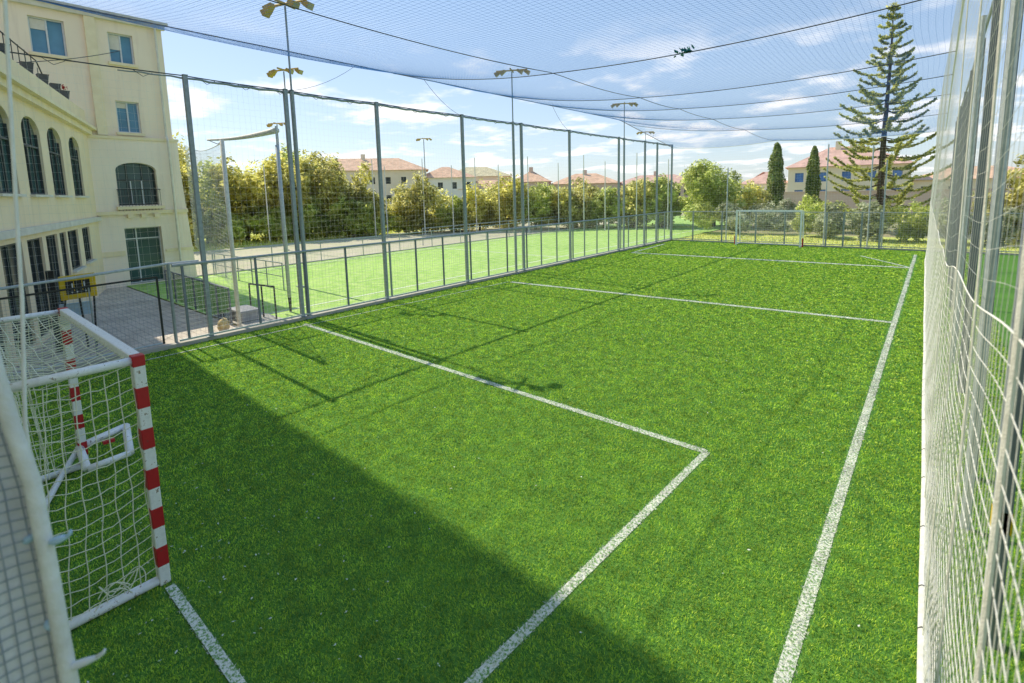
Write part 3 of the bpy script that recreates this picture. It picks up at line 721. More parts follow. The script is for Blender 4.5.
for y in np.arange(1.6, 31, .9) + rng.uniform(-.2, .2, 33): MB().tube([(float(rx(y, 0)), y, .05), (float(rx(y, 0)), y + .012, .05)], .039, 8).build('tie', 'rope_dark', rnet)
for yv, rr_ in ((1.72, .0085), (2.9, .0065), (4.4, .006), (6.5, .006)):
    mb = MB(); mb.tube([(float(rx(yv, z)) - .004, yv + .012 * math.sin(z * 2), z) for z in np.linspace(.1, 6.15, 16)], rr_, 6); mb.build('vertical_rope', 'white_cord', rnet)
mb = MB()
for k in range(3): mb.tube([(float(rx(1.2, 2.5)) + .02, 1.22 + .02 * math.sin(t), 2.55 - .0 + .07 * math.cos(t) - .01 * k) for t in np.linspace(0, 6.2, 14)], .006, 5)
rf = thing('boundary_fence', 'row of tall slate posts with a rail standing outside the right net', 'fence', (.55, 16, 0))
for y in (4.75, 7.5, 10.6, 14.2, 18, 22, 26, 30, 32.15):
    MB().sqpost(.5, y, 0, 6.2, .10).build('post', 'slate_post', rf, bevel=.006)
for y in (6.3, 12.3): MB().tube([(.42, y, 0), (.42, y, 6.2)], .04, 8).build('brace_post', 'galv_light', rf)
mb = MB(); mb.box((.448, 4.70, .9), (.555, 4.80, 1.06)); mb.build('reflective_band', 'yellow', rf)
MB().tube([(.5, 4.7, 6.22), (.5, 32.1, 6.22)], .025, 6).build('top_rail', 'galv', rf)

# ------------------------------------------------------------------ far end: fence, net, goal
ff = thing('end_fence', 'waist-high looking grey mesh fence closing the far end behind the small goal', 'fence', (-5, 32.3, 0))
YE = 32.32
for x in (-13.3, -11.9, -10.1, -8.15, -6.6, -4.55, -3.75, -2.95, -2.15, .5, 3.5, 6.5, 9.5):
    MB().sqpost(x, YE, .05, RT + .03, .07).build('post', 'galv', ff)
MB().tube([(-13.3, YE, RT), (13, YE, RT)], .022, 6).build('top_rail', 'galv', ff)
MB().box((-13.3, YE - .02, .12), (13, YE + .02, .16)).build('bottom_rail', 'galv_light', ff)
Pv = np.stack([np.array([[x, YE, .1], [x, YE, RT]]) for x in np.arange(-13.3, 13, .1)])
Ph = np.stack([np.array([[-13.3, YE, z], [13, YE, z]]) for z in np.arange(.2, RT, .1)])
V, Fc = join_np([tubes_np(Pv, .0035), tubes_np(Ph, .0035)]); mesh_np('mesh_panel', V, Fc, 'wire', ff)
for i, (x, h, lab) in enumerate(((-10.05, 4.6, 'thin tall net pole behind the far goal\'s left side'), (-4.75, 5.6, 'thin tall net pole just right of the second cypress'), (-2.72, 5.4, 'thin tall net pole left of the tall conifer trunk'), (-2.1, 4.6, 'thin tall net pole in front of the tall conifer trunk'))):
    o = MB(); o.tube([(x, 33.0, -.02), (x, 33.0, h)], .035, 8); o.box((x - .1, 32.9, -.02), (x + .1, 33.1, .02))
    tag(o.build('net_pole', 'galv_light'), lab, 'pole', 'thin poles behind the far fence')
en = thing('end_net', 'very fine pale ball net rising above the far end fence', 'net', (-6.5, 32.2, 0))
Pv = np.stack([np.array([[x, 32.2, .2], [x, 32.2, float(roofz(min(x, XR), 32.2))]]) for x in np.arange(-13.2, .1, .14)])
Ph = np.stack([np.array([[-13.2, 32.2, z], [.1, 32.2, z]]) for z in np.arange(.3, 5.8, .14)])
V, Fc = join_np([tubes_np(Pv, .0016), tubes_np(Ph, .0016)]); mesh_np('net_mesh', V, Fc, 'side_cord', en)
fg = thing('handball_goal', 'small white goal at the far end of the pitch', 'goal', (-7.3, 31.4, 0))
a, b, yg = -8.98, -5.62, 31.4
for x in (a, b):
    MB().sqpost(x, yg, 0, 2.05, .085).build('post', 'goal_white', fg)
    MB().box((x - .04 - (.10 if x < -7 else -.10), yg + .1, .0), (x + .03 - (.10 if x < -7 else -.10), yg + .17, .5)).build('red_pad', 'red_paint', fg)
    MB().tube([(x, yg, 2.03), (x, yg + .55, 1.98), (x, yg + .8, .05)], .03, 8).build('rear_upright', 'goal_white', fg)
    MB().tube([(x, yg, .04), (x, yg + .8, .04)], .03, 8).build('ground_side_bar', 'goal_white', fg)
MB().box((a + .0425, yg - .042, 1.965), (b - .0425, yg + .042, 2.05)).build('crossbar', 'goal_white', fg)
MB().tube([(a, yg + .55, 1.98), (b, yg + .55, 1.98)], .025, 8).build('rear_top_bar', 'goal_white', fg)
MB().tube([(a, yg + .8, .04), (b, yg + .8, .04)], .025, 8).build('rear_ground_bar', 'goal_white', fg)
f1 = lambda u, v: np.stack([a + (b - a) * u, yg + .55 + .25 * (1 - v), .05 + 1.92 * v], 1)
V, Fc = netpatch(f1, 28, 16, 10, 8, .02, .003, 21); mesh_np('goal_net', V, Fc, 'white_cord', fg)

# ------------------------------------------------------------------ adjacent field furniture
def railing(name, label, p0, p1, h, n, m='galv', mid=True, shade=None):
    t = thing(name, label, 'railing', ((p0[0] + p1[0]) / 2, (p0[1] + p1[1]) / 2, 0))
    P0, P1 = Vector((*p0, 0)), Vector((*p1, 0)); up = Vector((0, 0, h))
    MB().tube([P0 + up, P1 + up], .025, 6).build('top_rail', m, t)
    for i in range(n + 1):
        p = P0.lerp(P1, i / n); MB().tube([p, p + up], .024, 6).build('post', m, t)
    if mid:
        MB().tube([P0 + up * .5, P1 + up * .5], .016, 6).build('mid_rail', m, t)
    if shade:
        d = Vector((0, .03, 0)) if abs((P1 - P0).x) > abs((P1 - P0).y) else Vector((.03, 0, 0))
        MB().add([P0 + d + up * .06, P1 + d + up * .06, P1 + d + up * .96, P0 + d + up * .96], [(0, 1, 2, 3)]).build('mesh_panel', shade, t)
    return t
M['shade_mesh'] = None
def meshmat():
    m, nt, N, L, P = _new('shade_mesh')
    tc = N.new('ShaderNodeTexCoord'); ck = N.new('ShaderNodeTexNoise'); ck.inputs['Scale'].default_value = 60
    L.new(tc.outputs['Object'], ck.inputs['Vector'])
    P.inputs['Base Color'].default_value = (.12, .14, .08, 1); P.inputs['Roughness'].default_value = .9
    tr = N.new('ShaderNodeBsdfTransparent'); ms = N.new('ShaderNodeMixShader')
    mr = N.new('ShaderNodeMapRange'); mr.inputs[1].default_value = .4; mr.inputs[2].default_value = .6; mr.inputs[3].default_value = .3; mr.inputs[4].default_value = .75
    L.new(ck.outputs['Fac'], mr.inputs[0]); L.new(mr.outputs[0], ms.inputs[0])
    L.new(tr.outputs[0], ms.inputs[1]); L.new(P.outputs[0], ms.inputs[2]); L.new(ms.outputs[0], N['Material Output'].inputs['Surface'])
    return m
M['shade_mesh'] = meshmat()
railing('railing', 'long pale railing along the far side of the neighbouring field', (-24.75, 8.7), (-24.75, 60), 1.05, 20)
railing('railing', 'railing with olive shade mesh between the paved yard and the field', (-20.2, 5.5), (-14.4, 5.32), 1.0, 6, 'slate_post', False, 'shade_mesh')
railing('railing', 'short railing at the near end of the neighbouring field', (-24.7, 8.6), (-18.3, 8.66), 1.0, 5)
railing('railing', 'second pale railing standing on the edge of the track beyond the field', (-26.2, 22), (-26.2, 62), 1.15, 9)
railing('railing', 'dark short railing beside the concrete pad behind the left fence', (-15.0, 6.1), (-13.9, 6.3), .95, 2, 'black_metal', False)
o = MB(); o.box((-16.0, 5.4, -.03), (XF - .13, 6.45, .03)); struct(o.build('concrete_pad', 'concrete'))
seat = MB(); seat.box((-15.1, 5.55, .03), (-14.3, 6.0, .28)); seat.box((-15.15, 5.5, .28), (-14.25, 6.05, .34))
tag(seat.build('block', 'grey_seat', bevel=.02), 'low grey block on the concrete pad behind the left fence', 'block')
o = MB(); c0 = Vector((-13.95, 4.95, 0))
o.tube([c0, c0 + Vector((0, 0, .1)), c0 + Vector((.02, 0, .25)), c0 + Vector((.0, .02, .31)), c0 + Vector((0, 0, .33))], [.11, .15, .12, .07, .02], 10)
bg_ = o.build('bag', 'bag', None, True); tag(bg_, 'small tan sports bag on the ground behind the left fence', 'bag')
hb = MB(); hb.tube([(-13.95 + .1 * math.cos(t), 4.95, .36 + .13 * math.sin(t)) for t in np.linspace(0, math.pi, 8)], .012, 6); hb.build('handle', 'black', bg_)
bf = thing('ball_stop_frame', 'two white poles carrying a rolled white net beam over the next field', 'frame', (-14.2, 6.2, 0))
MB().tube([(-13.85, 5.30, 0), (-13.85, 5.30, 4.85)], .052, 10).build('pole', 'white_tube', bf, True)
p2 = MB(); p2.tube([(-14.55, 7.03, .45), (-14.55, 7.03, 4.87)], .055, 10); p2.build('pole', 'galv_light', bf, True)
MB().tube([(-14.55, 7.03, 0), (-14.55, 7.03, .45)], [.03, .05], 10).build('pole_foot', 'black_metal', bf)
MB().tube([(-14.55, 7.03, 4.87), (-14.55, 7.03, 5.4)], .022, 8).build('pole_tip', 'galv_light', bf)
rl = [Vector((-14.55, 7.05, 5.28)).lerp(Vector((-19.5, 7.0, 5.42)), t) + Vector((0, 0, -.07 * math.sin(math.pi * t))) for t in np.linspace(0, 1, 14)]
MB().tube(rl, [.085 - .055 * i / 13 for i in range(14)], 8).build('net_roll', 'white_tube', bf, True)
mb = MB(); mb.tube([(-13.85, 5.3, 4.82), (-16.5, 6.2, 5.0), (-19.5, 7.0, 5.42)], .012, 6); mb.build('stay_cable', 'rope_dark', bf)
ln = thing('ball_net', 'grey square-mesh net slung between the school corner and a white pole', 'net', (-19, 6.6, 0))
def f_bn(u, v): 
    A = np.array([-13.87, 5.34]); B = np.array([-24.85, 8.0]); zt = 4.8 + .95 * u - .25 * np.sin(np.pi * u); zb = .9 + .5 * u
    return np.stack([A[0] + (B[0] - A[0]) * u, A[1] + (B[1] - A[1]) * u, zb + (zt - zb) * v], 1)
V, Fc = netpatch(f_bn, 90, 34, 30, 12, .01, .0022, 31); mesh_np('net_mesh', V, Fc, 'side_cord', ln)
MB().tube([tuple(p) for p in f_bn(np.linspace(0, 1, 20), np.ones(20))], .012, 6).build('top_rope', 'white_cord', ln)
# thin poles along the track
for i, (x, y) in enumerate(((-38.6, 17.5), (-36.06, 25.22), (-35.49, 26.01), (-33.6, 28.5), (-31.92, 30.28), (-30.52, 31.7), (-29.05, 33.05), (-27.1, 34.66), (-25, 36.2), (-23.2, 37.39), (-21.66, 38.3), (-19.4, 39.6), (-17.2, 40.9))):
    s = 1.0; h = 6.4 if i % 2 else 5.8
    o = MB(); o.tube([(x, y, -.03), (x, y, h)], [.05, .035], 8); o.box((x - .1, y - .1, -.03), (x + .1, y + .1, .02))
    tag(o.build('net_pole', 'white_tube'), 'thin white pole in the row along the track in front of the trees', 'pole', 'thin white poles along the track')

# scoreboard on wheeled stand
sb = thing('scoreboard', 'yellow portable flip scoreboard with black number panels behind the gate', 'scoreboard', (-15, 2.3, 0))
O = Vector((-15.0, 2.03, 1.18)); Uv = Vector((.10, .64, .03)); Wv = Vector((0, .0, .54)); Nv = Vector((.9, -.14, 0)).normalized()
cs = MB(); cs.obox(O, Uv, -Nv * .14, Wv); cs.build('case', 'yellow', sb, bevel=.02)
pl = MB()
pn = MB(); pn.obox(O + Uv * .17 + Wv * .22 + Nv * .001, Uv * .66, Nv * .006, Wv * .56); pnl = pn.build('panel', 'black', sb)
dv = MB()
for u in (.385, .61): dv.obox(O + Uv * u + Wv * .34 + Nv * .007, Uv * .02, Nv * .004, Wv * .42)
dv.build('divider', 'yellow', pnl)
dg = MB()
for u in (.31, .45, .68): dg.obox(O + Uv * u + Wv * .27 + Nv * .007, Uv * .035, Nv * .004, Wv * .05)
for u, v0, h_ in ((.335, .48, .2), (.66, .5, .2)): dg.obox(O + Uv * u + Wv * v0 + Nv * .007, Uv * .03, Nv * .004, Wv * h_)
dg.build('digit_mark', 'white_plastic', pnl)
for q in ((.12, .05), (.5, .5), (.9, .3)):
    p = O + Uv * q[0]; MB().tube([p - Nv * .07, Vector((p.x + (q[1] - .3) * .3 - .1, p.y + (q[1] - .4) * .5, .02))], .02, 6).build('leg', 'black_metal', sb)
MB().obox((-15.2, 1.86, .02), (.04, .13, 0), (-.1, .03, 0), (0, 0, 1.85)).build('stand_column', 'black', sb)
MB().obox((-15.3, 2.0, .75), (.05, .6, 0), (-.1, 0, 0), (0, 0, .3)).build('number_bin', 'blue_plastic', sb)

# ------------------------------------------------------------------ buildings: left school
def facade(mb, O, U, Nn, x0, x1, z0, z1, ops, depth=.25):
    """wall in the plane O + u*U + z, outward normal Nn, with openings (u0,u1,z0,z1,arch)"""
    O, U, Nn = Vector(O), Vector(U), Vector(Nn); Z = Vector((0, 0, 1))
    us = sorted({x0, x1, *[v for o in ops for v in o[:2]]}); zs = sorted({z0, z1, *[v for o in ops for v in (o[2], o[3] + o[4])]})
    P = lambda u, z, d=0: O + U * u + Z * z - Nn * d
    for a, b in zip(us[:-1], us[1:]):
        for c, d in zip(zs[:-1], zs[1:]):
            mu, mz = (a + b) / 2, (c + d) / 2
            if any(o[0] < mu < o[1] and o[2] < mz < o[3] + o[4] for o in ops): continue
            mb.add([P(a, c), P(b, c), P(b, d), P(a, d)], [(0, 1, 2, 3)])
    for u0, u1, c, d, ar in ops:
        loop = [(u0, c), (u1, c), (u1, d)]
        if ar > 0:
            m_ = (u0 + u1) / 2; w_ = (u1 - u0) / 2; K = 10
            arc = [(m_ + w_ * math.cos(math.pi * k / K), d + ar * math.sin(math.pi * k / K)) for k in range(1, K)]
            full = [(u1, d)] + arc + [(u0, d)]
            for (ua, za), (ub, zb) in zip(full[:-1], full[1:]):
                mb.add([P(ua, za), P(ua, d + ar), P(ub, d + ar), P(ub, zb)], [(0, 1, 2, 3)])
            loop += arc
        loop += [(u0, d)]
        for (ua, za), (ub, zb) in zip(loop, loop[1:] + loop[:1]):
            mb.add([P(ua, za), P(ub, zb), P(ub, zb, depth), P(ua, za, depth)], [(0, 1, 2, 3)])

def window(parent, O, U, Nn, u0, u1, z0, z1, ar, depth, frame, glass, mull=(.5,), trans=(), bar=.05, name='window', lab=None):
    O, U, Nn = Vector(O), Vector(U), Vector(Nn); Z = Vector((0, 0, 1)); d = depth
    B = lambda mb, ua, ub, za, zb, dd, t: mb.obox(O + U * ua + Z * za - Nn * dd, U * (ub - ua), Nn * t, Z * (zb - za))
    fr = MB()
    for m_ in mull:
        uc = u0 + (u1 - u0) * m_; B(fr, uc - bar / 2, uc + bar / 2, z0 + bar, z1 + ar * .97, d - .005, .04)
    for t_ in trans:
        zc = z0 + (z1 - z0) * t_; B(fr, u0 + bar, u1 - bar, zc - bar / 2, zc + bar / 2, d - .007, .045)
    B(fr, u0 + .002, u0 + bar, z0, z1, d - .004, .05); B(fr, u1 - bar, u1 - .002, z0, z1, d - .004, .05); B(fr, u0 + bar, u1 - bar, z0 + .002, z0 + bar, d - .004, .05)
    if ar == 0: B(fr, u0 + bar, u1 - bar, z1 - bar, z1 - .002, d - .004, .05)
    f_ = fr.build(name, frame, parent)
    if lab: f_['label'] = lab
    g_ = MB(); pts_ = [(u0 - .0, z0), (u1, z0), (u1, z1)]
    if ar:
        m_ = (u0 + u1) / 2; w_ = (u1 - u0) / 2
        pts_ += [(m_ + w_ * math.cos(math.pi * k / 10), z1 + ar * math.sin(math.pi * k / 10)) for k in range(1, 10)]
    pts_ += [(u0, z1)]
    g_.add([O + U * u + Z * z - Nn * d for u, z in pts_], [tuple(range(len(pts_)))])
    g_.build('pane', glass, f_)
    return f_

tw = thing('school_building', 'tall cream school block with blue-green windows and an arched balcony window', 'building', (-28, 6, 0))
TX = -25.0; O = (TX, 0, 0); U = (0, 1, 0); Nn = (1, 0, 0)
up_ops = [(3.55, 4.53, 8.72, 9.98, 0), (5.8, 6.6, 8.78, 9.9, 0), (5.79, 6.56, 6.1, 7.32, 0)]
mb = MB(); facade(mb, O, U, Nn, -8, 7.62, 5.94, 10.5, up_ops, .16)
mb.add([(TX, 7.62, 5.94), (TX - 8, 7.62, 5.94), (TX - 8, 7.62, 10.5), (TX, 7.62, 10.5)], [(0, 1, 2, 3)])
mb.add([(TX, 7.62, 10.5), (TX - 8, 7.62, 10.5), (TX - 8, -8, 10.5), (TX, -8, 10.5)], [(0, 1, 2, 3)])
mb.add([(TX - 8, 7.62, 0), (TX - 8, -8, 0), (TX - 8, -8, 10.5), (TX - 8, 7.62, 10.5)], [(0, 1, 2, 3)])
mb.build('upper_wall', 'stucco', tw)
O2 = (TX + .12, 0, 0)
lo_ops = [(5.50, 6.86, 3.22, 4.62, .3), (5.56, 6.82, .03, 2.32, 0)]
mb = MB(); facade(mb, O2, U, Nn, 2.0, 7.75, -.03, 5.9, lo_ops, .3)
mb.add([(TX + .12, 7.75, -.03), (TX - 8, 7.75, -.03), (TX - 8, 7.75, 5.9), (TX + .12, 7.75, 5.9)], [(0, 1, 2, 3)])
mb.add([(TX + .12, 7.75, 5.9), (TX - 8, 7.75, 5.9), (TX - 8, 2.0, 5.9), (TX + .12, 2.0, 5.9)], [(0, 1, 2, 3)])
mb.build('lower_wall', 'stucco_low', tw)
bt = MB(); bt.add([(TX + .125, 7.7, 5.6), (TX + .125, 7.98, -.03), (TX - 6, 7.98, -.03), (TX - 6, 7.7, 5.6), (TX + .125, 7.5, 5.6), (TX + .125, 7.5, -.03)], [(0, 4, 5, 1), (0, 1, 2, 3)])
bt.build('buttress', 'stucco_low', tw)
tr = MB(); tr.box((TX, -8, 10.32), (TX + .14, 7.72, 10.5)); tr.box((TX, -8, 10.5), (TX + .24, 7.82, 10.6)); tr.build('cornice', 'trim_white', tw)
for A, B in (((TX + .122, 4.6, 5.82), (TX + .17, 7.78, 5.93)), ((TX + .122, 4.6, 2.86), (TX + .24, 7.85, 3.0)), ((TX + .122, 4.4, 1.24), (TX + .17, 5.5, 1.42)), ((TX + .122, 6.9, 1.24), (TX + .17, 7.93, 1.36))): MB().box(A, B).build('band', 'trim', tw)
for y in (5.7, 6.15, 6.6): MB().box((TX + .122, y, 2.72), (TX + .3, y + .2, 2.859)).build('bracket', 'trim', tw)
pz = MB(); pz.box((TX + .001, 5.10, 5.95), (TX + .12, 5.42, 10.31)); pz.build('pilaster', 'trim', tw)
for (u0, u1, a0, a1, ar) in up_ops:
    window(tw, O, U, Nn, u0, u1, a0, a1, 0, .16, 'alu', 'glass_blue', (.5,))
    sl = MB(); sl.obox((TX + .001, u0 - .08, a0 - .1), (.1, 0, 0), (0, u1 - u0 + .16, 0), (0, 0, .1)); sl.build('sill', 'trim', tw)
window(tw, O2, U, Nn, 5.50, 6.86, 3.22, 4.62, .3, .3, 'dark_frame', 'glass_green', (.3, .68), (.72,))
for (u0, u1, a0, a1, ar), dr in zip(up_ops, (.35, .55, .2)):
    MB().obox((TX - .145, u0 + .06, a1 - .06 - dr), (.012, 0, 0), (0, (u1 - u0) * .5 - .08, 0), (0, 0, dr)).build('blind', 'trim_white', tw)
MB().tube([(TX + .17, 7.35, 10.3), (TX + .17, 7.35, 6.05), (TX + .30, 7.35, 5.85), (TX + .30, 7.35, .1)], .045, 8).build('downpipe', 'trim_white', tw)
ib = MB()
for m_ in (5.98, 6.36): ib.box((TX - .165, m_, 3.25), (TX - .13, m_ + .04, 4.25))
ib.box((TX - .165, 5.98, 4.2), (TX - .13, 6.4, 4.25)); ib.build('door_frame', 'alu', tw)
bl = MB(); bl.tube([(TX + .2, 5.45, 3.85), (TX + .2, 6.92, 3.85)], .018, 6)
for y in np.arange(5.47, 6.93, .11): bl.tube([(TX + .2, y, 3.0), (TX + .2, y, 3.85)], .008, 5)
bl.build('balcony_rail', 'black_metal', tw)
sl = MB(); sl.box((TX + .122, 5.4, 3.06), (TX + .3, 7.0, 3.18)); sl.build('balcony_slab', 'trim', tw)
window(tw, O2, U, Nn, 5.56, 6.82, .03, 2.32, 0, .3, 'alu', 'glass_green', (.34,), (.8,), .045, 'door')
tb = MB(); tb.box((-36, -14, 10.4), (-27, 4.14, 30)); tb.build('upper_block', 'stucco', tw)
tb = MB(); tb.box((-13, -12, -.03), (14, -2.4, 24)); tb.build('added_sky_blocker', 'stucco', tw)  # unseen mass added behind the camera to hold sky light off the turf

wd = Vector((.95, -.335, 0)).normalized(); wn = Vector((.335, .95, 0)).normalized()
wg = thing('school_wing', 'olive cream wing with a row of tall arched windows and a roof terrace', 'building', (-20, 3, 0))
WO = Vector((-25, 4.8, 0)) - wd * .3
wing_ops = []; s0 = .3
for a, b in ((1.95, 3.28), (4.5, 5.85), (6.82, 8.15), (9.2, 10.5), (11.6, 12.9)): wing_ops.append((a + s0 - .12, b + s0 + .12, 3.6, 5.2, .38))
low = [(2.0, 3.0, 1.35, 2.52, 0), (3.82, 5.02, 1.3, 2.52, 0), (5.42, 5.98, .75, 2.52, 0), (6.45, 7.4, .12, 2.52, 0), (7.95, 9.0, .12, 2.52, 0), (9.6, 10.8, .12, 2.52, 0), (11.4, 12.5, .12, 2.52, 0)]
wing_ops += [(a + s0 - .1, b + s0 + .1, c, d, e) for a, b, c, d, e in low]
mb = MB(); facade(mb, WO, wd, wn, 0, 16, -.03, 6.1, wing_ops, .11)
e0 = WO; e1 = WO + wd * 16; bk = -wn * 7
mb.add([e0 + Vector((0, 0, 6.1)), e1 + Vector((0, 0, 6.1)), e1 + bk + Vector((0, 0, 6.1)), e0 + bk + Vector((0, 0, 6.1))], [(0, 1, 2, 3)])
mb.add([e1 + Vector((0, 0, -.03)), e1 + bk + Vector((0, 0, -.03)), e1 + bk + Vector((0, 0, 6.1)), e1 + Vector((0, 0, 6.1))], [(0, 1, 2, 3)])
mb.add([e0 + Vector((0, 0, -.03)), e0 + bk + Vector((0, 0, -.03)), e0 + bk + Vector((0, 0, 6.1)), e0 + Vector((0, 0, 6.1))], [(3, 2, 1, 0)])
mb.build('wall', 'stucco_wing', wg)
cn_ = MB(); cn_.obox(WO - wd * .15 + Vector((0, 0, 6.1)), wd * 16.2, wn * .30, (0, 0, .10)); cn_.obox(WO - wd * .1 + Vector((0, 0, 5.92)), wd * 16.1, wn * .16, (0, 0, .175)); cn_.build('cornice', 'trim', wg)
cn_ = MB(); cn_.obox(WO - wd * .05 + Vector((0, 0, 2.66)), wd * 16.05, wn * .12, (0, 0, .16)); cn_.build('band', 'trim_white', wg)
pp = MB(); pp.obox(WO + Vector((0, 0, 6.205)), wd * 16, -wn * .25, (0, 0, .62)); pp.build('parapet', 'stucco_wing', wg)
for i, (a, b, c, d, e) in enumerate(wing_ops):
    up = e > 0
    window(wg, WO, wd, wn, a, b, c, d, e, .11, 'dark_frame', 'glass_green' if up else 'glass_dark', (.33, .66) if up else (.5,), (.78,) if up else (), .05)
    if up or c > 1: MB().obox(WO + wd * (a - .04) + Vector((0, 0, c - .06)) + wn * .001, wd * (b - a + .08), wn * .1, (0, 0, .06)).build('sill', 'trim_white', wg)
tr_ = MB()
for k in range(14):
    p = WO + wd * (2.0 + .62 * k) - wn * .6; tr_.tube([p + Vector((0, 0, 6.1)), p + Vector((0, 0, 7.95 if k > 2 else 7.2 + .25 * k))], .012, 5)
tr_.tube([WO + wd * 2.0 - wn * .6 + Vector((0, 0, 7.2)), WO + wd * 3.3 - wn * .6 + Vector((0, 0, 7.9)), WO + wd * 10 - wn * .6 + Vector((0, 0, 7.95))], .02, 6)
tr_.build('terrace_rail', 'black_metal', wg)
MB().tube([WO + wd * 9.05 - wn * .4 + Vector((0, 0, 6.1)), WO + wd * 9.15 - wn * .4 + Vector((0, 0, 8.6))], .07, 6).build('terrace_post', 'rust_post', wg)
for k, s in enumerate((8.6, 6.7, 5.2, 3.8, 2.6)):
    c = WO + wd * s - wn * .12 + Vector((0, 0, 6.83))
    o = MB(); o.tube([c, c + Vector((0, 0, .26)), c + Vector((0, 0, .3))], [.12, .17, .19], 4)
    oo = o.build('planter', 'planter'); tag(oo, 'dark square planter on the wing parapet' + (' with red flowers' if k == 4 else ''), 'planter', None if k == 4 else 'dark planters on the parapet')
    if k == 4:
        fl = MB()
        for q in range(30):
            a = c + Vector((random.gauss(0, .07), random.gauss(0, .07), .32 + random.random() * .16)); b = Vector((random.gauss(0, .03), random.gauss(0, .03), .03)); d_ = Vector((.03, -.03, .01))
            fl.add([a, a + b, a + b + d_, a + d_], [(0, 1, 2, 3)])
        fl.build('flowers', 'red_paint', oo)
wr = MB(); wr.tube([tuple(p) for p in sag_line((-25.2, 6.2, 9.3), (-13.4, -1.5, 5.6), .3, 16)], .012, 5)
tag(wr.build('cable', 'rope_dark'), 'thin dark cable strung across the front of the school block', 'cable')

# ------------------------------------------------------------------ distant buildings
def house(name, label, p0, p1, depth, eave, ridge, wall, roof, rows, cols_, hip=True, glass='glass_dark', chim=0, win=(.9, 1.2), base=-.1):
    P0, P1 = Vector((*p0, 0)), Vector((*p1, 0)); d = (P1 - P0).normalized(); ln_ = (P1 - P0).length; n = Vector((d.y, -d.x, 0))  # n faces the viewer side
    if n.dot(-P0) < 0: n = -n
    t = thing(name, label, 'building', ((p0[0] + p1[0]) / 2, (p0[1] + p1[1]) / 2, 0))
    ops = []
    for r_ in range(rows):
        zc = 1.2 + (eave - 1.4) * (r_ + .5) / rows - win[1] / 2
        for c_ in range(cols_):
            u = ln_ * (c_ + .5) / cols_ - win[0] / 2; ops.append((u, u + win[0], zc, zc + win[1], 0))
    mb = MB(); facade(mb, P0, d, n, 0, ln_, base, eave, ops, .2); b = -n * depth
    Zb, Ze = Vector((0, 0, base)), Vector((0, 0, eave))
    for A, B in ((P1, P1 + b), (P1 + b, P0 + b), (P0 + b, P0)): mb.add([A + Zb, B + Zb, B + Ze, A + Ze], [(0, 1, 2, 3)])
    mb.build('wall', wall, t)
    ov = .45; A = P0 - d * ov + n * ov; B = P1 + d * ov + n * ov; C_ = P1 + d * ov + b - n * ov; D_ = P0 - d * ov + b - n * ov; ins = depth * .5 if hip else 0.0
    E0 = P0 + d * ins + b * .5 - d * (0 if hip else ov); E1 = P1 - d * ins + b * .5 + d * (0 if hip else ov); Zr = Vector((0, 0, ridge)); Zx = Vector((0, 0, eave + .02))
    rb = MB(); rb.add([A + Zx, B + Zx, C_ + Zx, D_ + Zx, E0 + Zr, E1 + Zr], [(0, 1, 5, 4), (1, 2, 5), (2, 3, 4, 5), (3, 0, 4), (3, 2, 1, 0)])
    ro = rb.build('roof', roof, t)
    for k in range(chim):
        c = E0.lerp(E1, (k + .6) / (chim + .3)) + n * .5; MB().box((c.x - .3, c.y - .3, eave + .3), (c.x + .3, c.y + .3, ridge + .7)).build('chimney', wall, ro)
    for (u0, u1, a0, a1, _) in ops:
        w_ = MB()
        w_.obox(P0 + d * u0 + Vector((0, 0, a0)) - n * .18, d * (u1 - u0), n * .03, (0, 0, a1 - a0)); w_.build('window', glass, t)
    return t
house('apartment_building', 'beige apartment block with a long terracotta roof above the trees at left', (-86, 45), (-72.0, 62), 10, 7.9, 10.4, 'far_wall', 'terracotta', 2, 8, True, chim=1)
house('apartment_building', 'white walled block with terracotta roof right of the slim pale mast', (-73.0, 61), (-66.5, 69), 9, 6.4, 8.6, 'far_white', 'terracotta', 2, 4)
house('house', 'house with pale straw-coloured roof between two terracotta roofs', (-81.5, 75), (-71.5, 85.5), 10, 7.0, 9.3, 'far_wall', 'roof_pale', 2, 5)
house('apartment_building', 'low grey-white block with terracotta roof partly behind yellow trees', (-68.5, 67), (-60.5, 75), 8, 4.2, 5.9, 'far_white', 'terracotta', 1, 5)
house('house', 'brown house with a peaked red roof behind the middle fence posts', (-65.0, 77.5), (-58.6, 81.5), 8, 5.4, 7.7, 'far_brown', 'terracotta', 1, 3, chim=1)
house('house', 'long brown building with low red roof behind the far trees', (-59.0, 83.0), (-47.5, 89.5), 9, 4.8, 6.9, 'far_brown', 'terracotta', 1, 7, chim=1)
house('house', 'brown row building with pale vertical piers near the far left corner', (-48.5, 89.5), (-34, 95.5), 9, 4.4, 6.2, 'far_brown', 'roof_red', 1, 10, chim=1)
house('villa', 'large cream villa with red hipped roof and blue windows behind the conifer', (-15.0, 74), (-2.5, 76), 9, 5.7, 8.3, 'villa', 'roof_red', 2, 5, True, 'glass_sky', 2, (.95, 1.15))
house('house', 'low cream annex with tiled roof to the right of the villa', (-2.3, 77), (10, 78.5), 8, 3.7, 5.2, 'villa', 'terracotta', 1, 5)
house('house', 'small red-roofed building between the leafy tree and the first cypress', (-22.5, 80), (-16.4, 81), 7, 3.8, 5.6, 'far_white', 'roof_red', 1, 4)
wl = MB(); wl.box((-16, 66, -.1), (14, 66.4, 2.6)); wl.box((-16.05, 65.9, 2.6), (14.05, 66.5, 2.72))
tag(wl.build('garden_wall', 'far_brown'), 'long brown boundary wall in front of the villa', 'wall')

